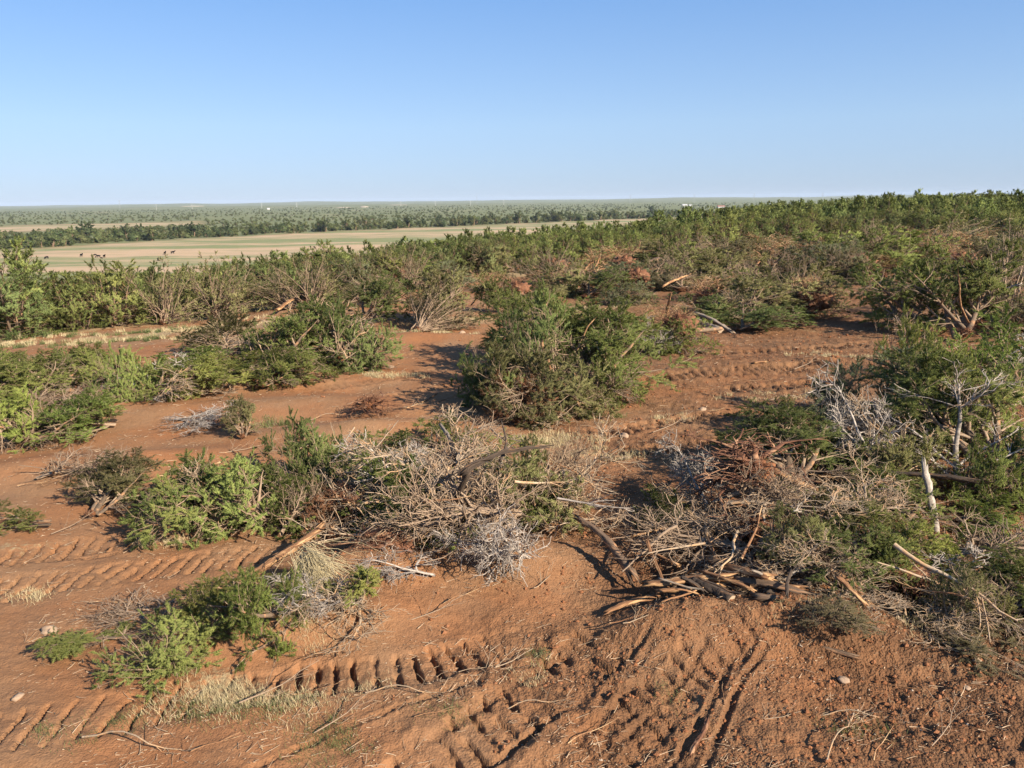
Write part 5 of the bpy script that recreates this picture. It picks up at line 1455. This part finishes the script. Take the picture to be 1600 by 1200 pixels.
cow_list = [(75, 405, 0, 250, 'black cow grazing alone, farthest left on the field'), (126, 401, 1, 330, 'black cow standing alone in the middle of the pasture, second from left'),
            (147, 400, 0, 20, 'smallest black cow, far off left of the grazing pair'), (156, 402, 0, 200, 'left cow of the close grazing pair on the pale path'),
            (162, 402, 1, 320, 'right cow of the close grazing pair on the pale path'), (160, 404, 1, 180, 'calf lying low in front of the close grazing pair'),
            (247, 407, 0, 300, 'dark cow just above the juniper tops, nearest the viewer'), (257, 398, 1, 90, 'black cow facing away, left one of the two at the right of the herd'),
            (268, 397, 1, 10, 'black cow seen side on, rightmost of the herd')]
for k, (px, py, pose, deg, lab) in enumerate(cow_list):
    x, y = at(px, py, VALLEY)
    o = cows[pose] if pose not in first.setdefault('cow', set()) else cows[pose].copy()
    if pose in first['cow']: COL.objects.link(o)
    first['cow'].add(pose)
    s = .55 if 'calf' in lab else .8 if 'smallest' in lab else 1.0
    o.location = (x, y, bz(x, y)); o.rotation_euler = (0, 0, R(deg)); o.scale = (s, s, s)
    tag(o, lab, 'cow', 'black cattle on the hay field')

def lattice(name, px, r, H, w, label, cat, arms=0):
    a = px_az(px); x, y = r * math.sin(a), r * math.cos(a); z0 = bz(x, y)
    root = empty(name, (x, y, z0), -a); tag(root, label, cat)
    G = Geo(); n = 8
    for sx in (-1, 1):
        for sy in (-1, 1):
            P = np.array([[[sx * w, sy * w, 0], [sx * w * .12, sy * w * .12, H]]]); add_tubes(G, P, taper(.28, .2, 1, 2), 5, rng)
    for k in range(n):
        f0, f1 = k / n, (k + 1) / n; w0, w1 = w * (1 - .88 * f0), w * (1 - .88 * f1)
        for sx, sy, tx, ty in ((-1, -1, 1, -1), (1, -1, 1, 1), (1, 1, -1, 1), (-1, 1, -1, -1)):
            P = np.array([[[sx * w0, sy * w0, H * f0], [tx * w1, ty * w1, H * f1]]]); add_tubes(G, P, taper(.15, .15, 1, 2), 4, rng)
    ob('lattice_mast', G.mesh('lattice_mast', M['steel']), root)
    if arms:
        for k in range(arms):
            G = Geo(); h = H * (.68 + .14 * k)
            add_tubes(G, np.array([[[-H * .16, 0, h], [H * .16, 0, h]]]), taper(.25, .25, 1, 2), 4, rng); ob('cross_arm', G.mesh('cross_arm', M['steel']), root)
    return root
lattice('radio_mast', 745, 4300, 62, 1.2, 'slim dark radio mast on the skyline at picture centre', 'mast')
for px, H, lab in ((186, 40, 'faint lattice pylon on the left skyline'), (985, 42, 'faint lattice pylon on the skyline above the narrow field end'), (1085, 40, 'faint lattice pylon above the white farm buildings'),
                   (1178, 40, 'faint lattice pylon where the right wood meets the skyline'), (1285, 40, 'faint lattice pylon above the right wood, left of two')):
    lattice('power_pylon', px, 4200, H, 3.0, lab, 'pylon', 3)
for k, px in enumerate((243, 299, 408, 463, 626, 680, 735, 787)):
    a = px_az(px); r = 3600; x, y = r * math.sin(a), r * math.cos(a); z0 = bz(x, y)
    G = Geo(); add_tubes(G, np.array([[[0, 0, 0], [0, 0, 22]]], float), taper(.55, .4, 1, 2), 8, rng)
    add_tubes(G, np.array([[[-2.4, 0, 20], [2.4, 0, 20]]], float), taper(.25, .25, 1, 2), 4, rng)
    o = ob('utility_pole', G.mesh('utility_pole', M['pole']), loc=(x, y, z0))
    tag(o, 'pale utility pole in the line crossing the distant valley', 'pole', 'utility poles crossing the distant valley')
def house(px, r, w, d, h, roof, label):
    a = px_az(px); x, y = r * math.sin(a), r * math.cos(a); z0 = bz(x, y)
    root = empty('farm_house', (x, y, z0), -a + .3); tag(root, label, 'building', 'farm buildings on the far side of the valley')
    def box(b0, b1, nm, mat, par=root):
        V = np.array([[b0[0], b0[1], b0[2]], [b1[0], b0[1], b0[2]], [b1[0], b1[1], b0[2]], [b0[0], b1[1], b0[2]], [b0[0], b0[1], b1[2]], [b1[0], b0[1], b1[2]], [b1[0], b1[1], b1[2]], [b0[0], b1[1], b1[2]]], float)
        F = np.array([[0, 3, 2, 1], [4, 5, 6, 7], [0, 1, 5, 4], [1, 2, 6, 5], [2, 3, 7, 6], [3, 0, 4, 7]])
        G = Geo(); G.add(V, F); return ob(nm, G.mesh(nm, M[mat], False), par)
    wl = box((-w / 2, -d / 2, 0), (w / 2, d / 2, h), 'wall', 'paint')
    V = np.array([[-w / 2 - .5, -d / 2 - .5, h], [w / 2 + .5, -d / 2 - .5, h], [w / 2 + .5, d / 2 + .5, h], [-w / 2 - .5, d / 2 + .5, h], [-w / 2 - .5, 0, h + d * .3], [w / 2 + .5, 0, h + d * .3]], float)
    G = Geo(); G.add(V, np.array([[0, 1, 5, 4], [2, 3, 4, 5], [3, 2, 1, 0]])); G.F[3] = [np.array([[0, 4, 3], [1, 2, 5]])]
    ob('roof', G.mesh('roof', M[roof], False), root)
    box((-.6, -d / 2 - .08, .02), (.6, -d / 2 - .005, 2.2), 'door', 'glass')
    for s in (-1, 1): box((s * w * .3 - .8, -d / 2 - .08, 1), (s * w * .3 + .8, -d / 2 - .005, 2.3), 'window', 'glass')
house(1070, 2500, 14, 9, 3.5, 'tinroof', 'long white farm building on the skyline right of the lone dark tree')
house(1079, 2450, 8, 6, 3.5, 'tinroof', 'small white shed beside the long white farm building')
house(1127, 1900, 16, 10, 4, 'redroof', 'low house with a red roof above the juniper wood')
house(1182, 1700, 8, 6, 4, 'tinroof', 'white shed at the edge of the right wood, near the skyline')
house(1277, 2000, 14, 10, 7, 'tinroof', 'white roofed shed above the right wood on the skyline')
house(418, 3000, 9, 7, 3.5, 'tinroof', 'tiny white shed in the scrub left of the pale quarry')

# pale bare banks of a quarry far out in the scrub
for px, r, w, h, lab in ((535, 3300, 30, 3.0, 'pale bare quarry bank in the far scrub, left of two'), (568, 3350, 16, 5, 'higher pale quarry heap in the far scrub, right of two'), (300, 5200, 60, 3.5, 'pale bare slope on the far left skyline'), (620, 4300, 45, 2.5, 'thin pale clearing in the scrub below the radio mast')):
    a = px_az(px); x, y = r * math.sin(a), r * math.cos(a); g = np.random.default_rng(px)
    V, Q, T = blob(g, 24, 12, .2, (w, 18, h), 1.6); G = Geo(); G.add(V, Q); G.F[3] = [T]
    o = ob('quarry_bank', G.mesh('quarry_bank', M['sandbank']), loc=(x, y, bz(x, y))); o.rotation_euler = (0, 0, -a); tag(o, lab, 'quarry bank')

for bx, rot, lab in (((845, 885, 405, 440), 10, 'orange root ball behind the pale yellow log in the slash row'), ((1225, 1268, 385, 420), 340, 'orange root ball at the back of the slash row right of the spiky plate'), ((1318, 1362, 398, 430), 20, 'reddish root ball at the head of the dirt lane'),
                     ((1250, 1295, 450, 490), 350, 'orange root ball left of the dirt lane'), ((690, 722, 455, 490), 10, 'reddish root ball under the leaning olive juniper'), ((1035, 1085, 490, 535), 330, 'orange brown root mass at the foot of the upright splintered stump'),
                     ((960, 990, 400, 430), 30, 'small orange root ball left of the log with the round cut end'), ((1480, 1520, 395, 425), 0, 'dark red root ball under the brown swept over shrub'), ((600, 640, 410, 440), 0, 'reddish root ball left of the grey shrub with the forked trunk')):
    ROOT(RB[2], bx, rot, lab, lift=.35)
# ---------------------------------------------------------------- loose sticks, stones, litter, clods, grass
def surf_z(P):
    return surface(P[:, 0], P[:, 1])[0]

STK = [loose_branch_mesh(201, 1.3, .013, 'grey', 4, 6), loose_branch_mesh(202, 1.0, .012, 'peeled', 2, 0), loose_branch_mesh(203, 1.6, .015, 'grey', 5, 10, .16), loose_branch_mesh(204, .8, .010, 'peeled', 1, 0, .06),
       loose_branch_mesh(205, 1.4, .014, 'greybrown', 4, 8), loose_branch_mesh(206, 1.1, .012, 'peeled', 3, 4)]
gl = np.random.default_rng(401)
spots = [(790, 1045, 30, 1.1), (860, 1040, 35, .8), (640, 1085, 12, .9), (590, 1078, 8, .9), (445, 1105, 20, 1.0), (920, 1150, 40, .8), (1010, 995, 20, .8), (985, 990, 30, .9), (835, 1100, 30, .7), (1130, 1085, 70, .8),
         (690, 975, 10, .9), (720, 940, 40, .8), (860, 915, 60, .9), (500, 1080, 15, .9), (230, 1160, 12, 1.2), (340, 1175, 25, .9), (300, 985, 10, .7), (180, 945, 12, .9), (60, 1000, 30, .7), (120, 1060, 10, .7),
         (1340, 1110, 5, .8), (1420, 1075, 350, .7), (1500, 1160, 20, .8), (1370, 1165, 60, .8), (1215, 1125, 5, .7), (1560, 1045, 335, .9), (1300, 1150, 60, .9), (680, 1130, 10, .8), (550, 1145, 5, .8),
         (300, 675, 5, 1.3), (340, 668, 10, 1.4), (1150, 575, 15, 1.4), (1240, 628, 8, 1.4), (1090, 610, 5, 1.2), (1270, 582, 12, 1.4), (1170, 600, 0, 1.2), (660, 640, 20, 1.2), (700, 632, 15, 1.4), (520, 655, 30, 1.1),
         (1130, 665, 15, 1.0), (1060, 680, 15, 1.3), (1110, 645, 5, 1.2), (1540, 800, 30, .9), (1560, 640, 340, 1.2), (1580, 600, 10, 1.4), (240, 615, 5, 1.3), (120, 830, 40, .8), (60, 760, 20, 1.0), (380, 715, 20, 1.1)]
KIND6 = ['forked grey', 'stubby tan', 'long forked grey', 'straight tan', 'pale forked', 'grey brown']
PILE_MARKS = [('over the left end of the central heap', 520, 740), ('over the middle of the central heap', 640, 740), ('beside the dark leaning trunk', 760, 720), ('at the right end of the central heap', 880, 750), ('at the foot of the central heap', 690, 820),
              ('left of the log heap', 1010, 850), ('above the log heap', 1120, 860), ('below the big root plate', 1170, 820), ('below the long reddish trunk', 1250, 790), ('left of the broken pale trunk', 1350, 780), ('over the tan slanting log', 1290, 890),
              ('over the dry juniper at the front', 1450, 920), ('around the tall pale tree', 1430, 690), ('over the pointed juniper top', 1440, 600), ('over the light green juniper at the right edge', 1530, 580), ('at the left of the big central pile', 820, 580),
              ('at the right of the big central pile', 930, 570), ('over the dense dark juniper at left', 330, 750), ('between the dark juniper and the central heap', 470, 700)]
DIRT_MARKS = [('along the deep dozer prints', 650, 1060), ('below the deep dozer prints', 600, 1130), ('at the grassy track at lower left', 400, 1100), ('in the bottom left corner', 220, 1160), ('in the ruts at bottom centre', 900, 1110), ('below the log heap', 1000, 990),
              ('below the bleached branch fan', 720, 950), ('left of the lower left limbs', 120, 1010), ('in the rubble at lower right', 1430, 1100), ('right of the dry juniper', 1560, 1040), ('beside the short root stick', 1130, 1090), ('right of the long ruts', 1260, 1130),
              ('by the lone sapling', 320, 670), ('on the far tracks right of centre', 1200, 580), ('on the middle tracks', 1110, 660), ('around the half buried root mat', 640, 640), ('at the right edge', 1560, 650), ('below the left windrow', 200, 620), ('at the far left track', 100, 820), ('left of the central heap', 400, 715)]
def near_mark(px, py, marks): return min(marks, key=lambda q: abs(q[1] - px) + 1.5 * abs(q[2] - py))[0]
stk_obs = {}
for k, (px, py, deg, s) in enumerate(spots):
    x, y = at(px, py); z = float(surf_z(np.array([[x, y]]))[0]); v = k % len(STK)
    o = ob('loose_branch', STK[v], loc=(x, y, z + .015)); o.rotation_euler = (gl.uniform(-.05, .05), gl.uniform(-.06, .06), R(deg) + gl.uniform(-.2, .2)); o.scale = (s * .75,) * 3
    tag(o, ['forked grey', 'bare tan', 'long forked grey', 'short tan', 'brown twiggy', 'tan forked'][v] + ' stick on the dirt ' + near_mark(px, py, DIRT_MARKS), 'stick', 'loose sticks on the dirt')
# loose limbs thrown over the piles
STK = [loose_branch_mesh(211, 1.5, .030, 'grey', 5, 8), loose_branch_mesh(212, 1.2, .024, 'peeled', 3, 3), loose_branch_mesh(213, 1.8, .034, 'grey', 6, 12, .16), loose_branch_mesh(214, 1.0, .022, 'peeled', 2, 0, .08),
       loose_branch_mesh(215, 1.6, .026, 'white', 5, 10), loose_branch_mesh(216, 1.3, .028, 'greybrown', 4, 6)]
lm = [(520, 760), (560, 735), (600, 720), (640, 745), (680, 720), (720, 700), (760, 720), (800, 740), (620, 790), (690, 790), (740, 800), (770, 690), (830, 715), (560, 790), (850, 760), (890, 740), (930, 790),
      (1000, 850), (1050, 860), (1100, 850), (1150, 870), (1180, 840), (1230, 800), (1260, 770), (1300, 790), (1330, 760), (1350, 800), (1380, 760), (1230, 890), (1300, 870), (1420, 900), (1460, 930), (1500, 915),
      (1340, 650), (1390, 690), (1430, 620), (1500, 600), (1540, 570), (1420, 740), (850, 540), (900, 560), (820, 600), (950, 530), (880, 610), (930, 590), (300, 740), (360, 760), (470, 700), (540, 690)]
for k, (px, py) in enumerate(lm):
    h = gl.uniform(.45, .95); x, y = at(px, py, h); v = k % len(STK)
    o = ob('loose_branch', STK[v], loc=(x, y, h)); o.rotation_euler = (gl.uniform(-.3, .3), gl.uniform(-.45, .35), gl.uniform(0, 6.28)); o.scale = (gl.uniform(.7, 1.15),) * 3
    tag(o, 'loose ' + KIND6[v] + ' branch lying ' + near_mark(px, py, PILE_MARKS), 'branch', 'loose bare branches on the piles')

def stone_mesh(seed, sc=(1, .7, .5)):
    g = np.random.default_rng(seed); V, Q, T = blob(g, 14, 9, .22, sc, 2.0)
    G = Geo(); G.add(V, Q); G.F[3] = [T]; return G.mesh('stone', M['stone'])
SM = [stone_mesh(301), stone_mesh(302, (1, .8, .6)), stone_mesh(303, (.9, .8, .45))]
for k, (px, py, r, lab) in enumerate(((77, 988, .125, 'flat tan stone on the smooth dirt at lower left'), (28, 1091, .075, 'small pale stone near the lower left corner'), (610, 573, .16, 'pale stone at the right foot of the large green mound'),
                                      (722, 520, .17, 'pale rock on the dirt left of the big central pile'), (1572, 668, .14, 'tan stone on the dirt at the right edge'), (800, 470, .2, 'pale stone at the foot of the slash row'),
                                      (1402, 985, .1, 'tan clod like stone under the dry juniper'), (1318, 1068, .07, 'lone brown stone in the turned soil at lower right'), (1098, 640, .12, 'pale green grey stone on the middle dozer track'),
                                      (975, 683, .14, 'dark round stone on the middle dozer track'), (1525, 1040, .06, 'palest stone in the rubble at lower right'), (1510, 1078, .05, 'small white stone in the rubble at lower right'))):
    x, y = at(px, py); z = float(surf_z(np.array([[x, y]]))[0])
    o = ob('stone', SM[k % 3], loc=(x, y, z + r * .08)); o.scale = (r, r, r); o.rotation_euler = (0, 0, k * 1.3); tag(o, lab, 'stone', 'stones on the cleared dirt')

def ground_points(g, n, r0, r1, amax=35, power=1.0):
    """more per square metre close by, where they can be told apart"""
    r = r0 * (r1 / r0) ** (g.random(n) ** power); a = R(amax) * g.uniform(-1, 1, n)
    P = np.stack([r * np.sin(a), r * np.cos(a)], -1)
    return P[r < front_r(a) + 1]

# twig litter: thin pale splinters scattered over the dirt
g = np.random.default_rng(402)
P = ground_points(g, 27000, 6.8, 52)
w = perlin(P[:, 0] / 1.3, P[:, 1] / 1.3, 71) + .5 * perlin(P[:, 0] / .5, P[:, 1] / .5, 72)
P = P[w > .15 - .6 * g.random(len(P)) ** 2]
z = surf_z(P); n = len(P); a = np.where(g.random(n) < .6, R(25) + .6 * g.normal(size=n), g.uniform(0, np.pi, n)); L = .02 + .22 * g.random(n) ** 4
d = np.stack([np.cos(a), np.sin(a), .12 * g.normal(size=n)], -1)
T = walk(g, np.stack([P[:, 0], P[:, 1], z + .012], -1), d, L, 3, .12)
dist = np.hypot(P[:, 0], P[:, 1])
G = Geo(); add_tubes(G, T, taper((.0018 + .0040 * g.random(n)) * (.7 + dist / 16), .0010 + .00012 * dist, n, 3), 3, g)
tag(ob('twig_litter', G.mesh('twig_litter', bark_material('dry_splinter', (.16, .10, .06), (.50, .36, .23), grain=8))), kind='stuff')

# soil clods and pale pebbles
def lumps(name, P, rad, mat, seed):
    g = np.random.default_rng(seed); n = len(P)
    d = np.array([[0, 0, 1], [1, 0, .1], [.31, .95, 0], [-.81, .59, .1], [-.81, -.59, 0], [.31, -.95, .1], [0, 0, -1]])
    F = [[0, 1, 2], [0, 2, 3], [0, 3, 4], [0, 4, 5], [0, 5, 1], [6, 2, 1], [6, 3, 2], [6, 4, 3], [6, 5, 4], [6, 1, 5]]
    rot = g.uniform(0, 6.28, n); c, s = np.cos(rot), np.sin(rot)
    V = d[None] * (rad[:, None, None] * g.uniform(.6, 1.25, (n, 7, 1))) * np.array([1.1, .9, .75])
    X = V[..., 0] * c[:, None] - V[..., 1] * s[:, None]; Y = V[..., 0] * s[:, None] + V[..., 1] * c[:, None]
    z = surf_z(P)
    V = np.stack([X + P[:, :1], Y + P[:, 1:2], V[..., 2] + (z + rad * .25)[:, None]], -1).reshape(-1, 3)
    Fi = (np.array(F)[None] + (np.arange(n) * 7)[:, None, None]).reshape(-1, 3)
    G = Geo(); G.add(V, Fi, np.repeat(g.uniform(0, .8, n), 7))
    return tag(ob(name, G.mesh(name, M[mat], False)), kind='stuff')
P = ground_points(g, 38000, 6.8, 38)
w = perlin(P[:, 0] / 1.1, P[:, 1] / 1.1, 73) + .12 * P[:, 0] * np.clip(14 / np.hypot(P[:, 0], P[:, 1]), 0, 1.4) + zone(P[:, 0], P[:, 1], 1420, 1110, 1.9, 1.6) + .8 * zone(P[:, 0], P[:, 1], 575, 900, 1.2, .8)
P = P[w > .0 + .45 * g.random(len(P))]
dist = np.hypot(P[:, 0], P[:, 1])
lumps('soil_clods', P, (.006 + .024 * g.random(len(P)) ** 5) * (1 + dist / 25), 'lump', 403)
P = ground_points(g, 2600, 6.8, 30)
w = perlin(P[:, 0] / .9, P[:, 1] / .9, 74) + 1.1 * zone(P[:, 0], P[:, 1], 1450, 1080, 1.7, 1.4) + .9 * zone(P[:, 0], P[:, 1], 870, 1130, .8, .7) + .5 * zone(P[:, 0], P[:, 1], 920, 1010, .7, .6)
P = P[w > .45 + .4 * g.random(len(P))]
lumps('pale_pebbles', P, .006 + .017 * g.random(len(P)) ** 2, 'pebble', 404)

# grass: dry straw and a little green, in tufts
def blades(name, C, rad, per, hgt, mat, seed, green=None, lean=.5):
    g = np.random.default_rng(seed); n = len(C) * per
    ci = np.repeat(np.arange(len(C)), per); off = g.normal(size=(n, 2)) * np.asarray(rad)[ci][:, None]
    P = C[ci] + off; z = surf_z(P); h = np.asarray(hgt)[ci] * g.uniform(.5, 1.3, n)
    a = g.uniform(0, 6.28, n); d = nrm(np.stack([np.cos(a) * lean * g.random(n) * 1.6, np.sin(a) * lean * g.random(n) * 1.6, np.ones(n)], -1))
    T = walk(g, np.stack([P[:, 0], P[:, 1], z - .01], -1), d, h, 3, .18, (0, 0, -1), .12)
    s = np.stack([-np.sin(a), np.cos(a), np.zeros(n)], -1); wd = (.0008 + .00016 * np.hypot(P[:, 0], P[:, 1]))[:, None]
    V = np.stack([T[:, 0] - s * wd, T[:, 0] + s * wd, T[:, 1] + s * wd * .7, T[:, 1] - s * wd * .7, T[:, 2]], 1)
    b = (np.arange(n) * 5)[:, None]
    G = Geo(); G.add(V.reshape(-1, 3), b + np.array([[0, 1, 2, 3]]), np.repeat(g.random(n), 5)); G.F[3] = [b + np.array([[3, 2, 4]])]
    o = tag(ob(name, G.mesh(name, M[mat], False)), kind='stuff')
    if green: o.color = (*green, 1)
    return o
def tufts(lst, seed):
    g = np.random.default_rng(seed); C, rd, hg = [], [], []
    for px, py, rx, ry, k, h in lst:
        cx, cy_ = at(px, py)
        q = np.stack([cx + rx * g.normal(size=k) * .6, cy_ + ry * g.normal(size=k) * .6], -1)
        C.append(q); rd += list(g.uniform(.05, .16, k)); hg += list(h * g.uniform(.6, 1.2, k))
    return np.concatenate(C), rd, hg
C, rd, hg = tufts([(360, 1105, 1.0, .3, 26, .14), (430, 1095, .6, .25, 16, .16), (320, 1085, .3, .3, 10, .16), (495, 1010, .3, .3, 6, .14), (590, 590, .9, .4, 12, .2), (870, 690, 1.2, .5, 26, .22), (930, 715, 1.2, .5, 16, .2),
                   (60, 925, .8, .2, 8, .12), (250, 845, .3, .15, 8, .2), (1310, 560, 2, .5, 16, .2), (700, 500, 2, .7, 24, .25), (640, 525, 2, .5, 12, .2), (880, 485, 4, 1.0, 20, .2), (1100, 510, 2, .6, 12, .2),
                   (100, 515, 8, .8, 60, .3), (300, 500, 8, .9, 70, .3), (420, 490, 4, .8, 20, .3), (1550, 960, .6, .3, 10, .18), (1290, 1000, .4, .2, 8, .2), (580, 1080, .3, .1, 6, .1), (640, 590, .5, .3, 6, .2),
                   (1480, 990, .5, .3, 10, .2), (850, 1050, .3, .3, 5, .12), (1220, 620, 2, .4, 16, .2), (1000, 655, 1.5, .3, 10, .15), (800, 690, .5, .3, 8, .2)], 405)
blades('dry_grass', C, rd, 60, [h * .75 for h in hg], 'straw', 406)
C, rd, hg = tufts([(400, 1110, .7, .25, 16, .12), (340, 1110, .6, .3, 14, .12), (500, 1160, .4, .3, 10, .14), (530, 1180, .3, .3, 8, .14), (210, 1128, .2, .15, 5, .12), (840, 1020, .15, .2, 4, .16), (1040, 1085, .15, .1, 3, .1),
                   (1350, 1140, .3, .2, 6, .12), (700, 1125, .4, .2, 6, .1), (1310, 645, 1, .3, 8, .2), (930, 650, .8, .3, 8, .2), (100, 518, 7, .8, 40, .35), (240, 500, 6, .8, 40, .35), (870, 480, 4, .8, 18, .25), (760, 495, 2, .5, 10, .2),
                   (420, 665, .3, .2, 5, .3), (620, 525, 1.5, .4, 8, .2), (80, 1150, .4, .2, 6, .1), (1150, 500, 2, .5, 10, .25), (950, 470, 2, .5, 10, .25)], 407)
blades('green_weeds', C, rd, 55, [h * .8 for h in hg], 'blade', 408, (.135, .165, .065))
# the pale straw clump on the soil bank
def straw_clump():
    g = np.random.default_rng(409); n = 420
    a = at(480, 880, .55); b = at(535, 915, .45)
    A = np.array([a[0], a[1], .62]); B = np.array([b[0], b[1], .30])
    st = A + .10 * g.normal(size=(n, 3)); d = nrm(B - A + .34 * g.normal(size=(n, 3)))
    P = walk(g, st, d, np.linalg.norm(B - A) * g.uniform(.35, 1.3, n), 6, .16, (0, 0, -1), .14)
    P[..., 2] = np.maximum(P[..., 2], .12)
    G = Geo(); add_tubes(G, P, taper(.0045, .002, n, 6), 3, g, .4, 1)
    return tag(ob('straw_clump', G.mesh('straw_clump', M['straw'])), 'pale clump of long dry straw bent over the soil bank', 'grass clump')
straw_clump()

# ---------------------------------------------------------------- haze
def haze():
    b0, b1 = np.array([-14000., -2000, VALLEY - 14]), np.array([14000., 15500, 54.])
    V = np.array([[b0[0], b0[1], b0[2]], [b1[0], b0[1], b0[2]], [b1[0], b1[1], b0[2]], [b0[0], b1[1], b0[2]], [b0[0], b0[1], b1[2]], [b1[0], b0[1], b1[2]], [b1[0], b1[1], b1[2]], [b0[0], b1[1], b1[2]]])
    F = np.array([[0, 3, 2, 1], [4, 5, 6, 7], [0, 1, 5, 4], [1, 2, 6, 5], [2, 3, 7, 6], [3, 0, 4, 7]])
    m = bpy.data.materials.new('valley_haze'); m.use_nodes = True; nt = m.node_tree; nt.nodes.clear()
    out = nt.nodes.new('ShaderNodeOutputMaterial'); v = nt.nodes.new('ShaderNodeVolumePrincipled')
    v.inputs['Color'].default_value = (.70, .83, 1.0, 1); v.inputs['Density'].default_value = 5e-5; v.inputs['Anisotropy'].default_value = 0.0
    nt.links.new(v.outputs[0], out.inputs['Volume'])
    o = ob('haze', make_mesh('haze', V, [F], [m], smooth=False)); tag(o, kind='stuff')
haze()
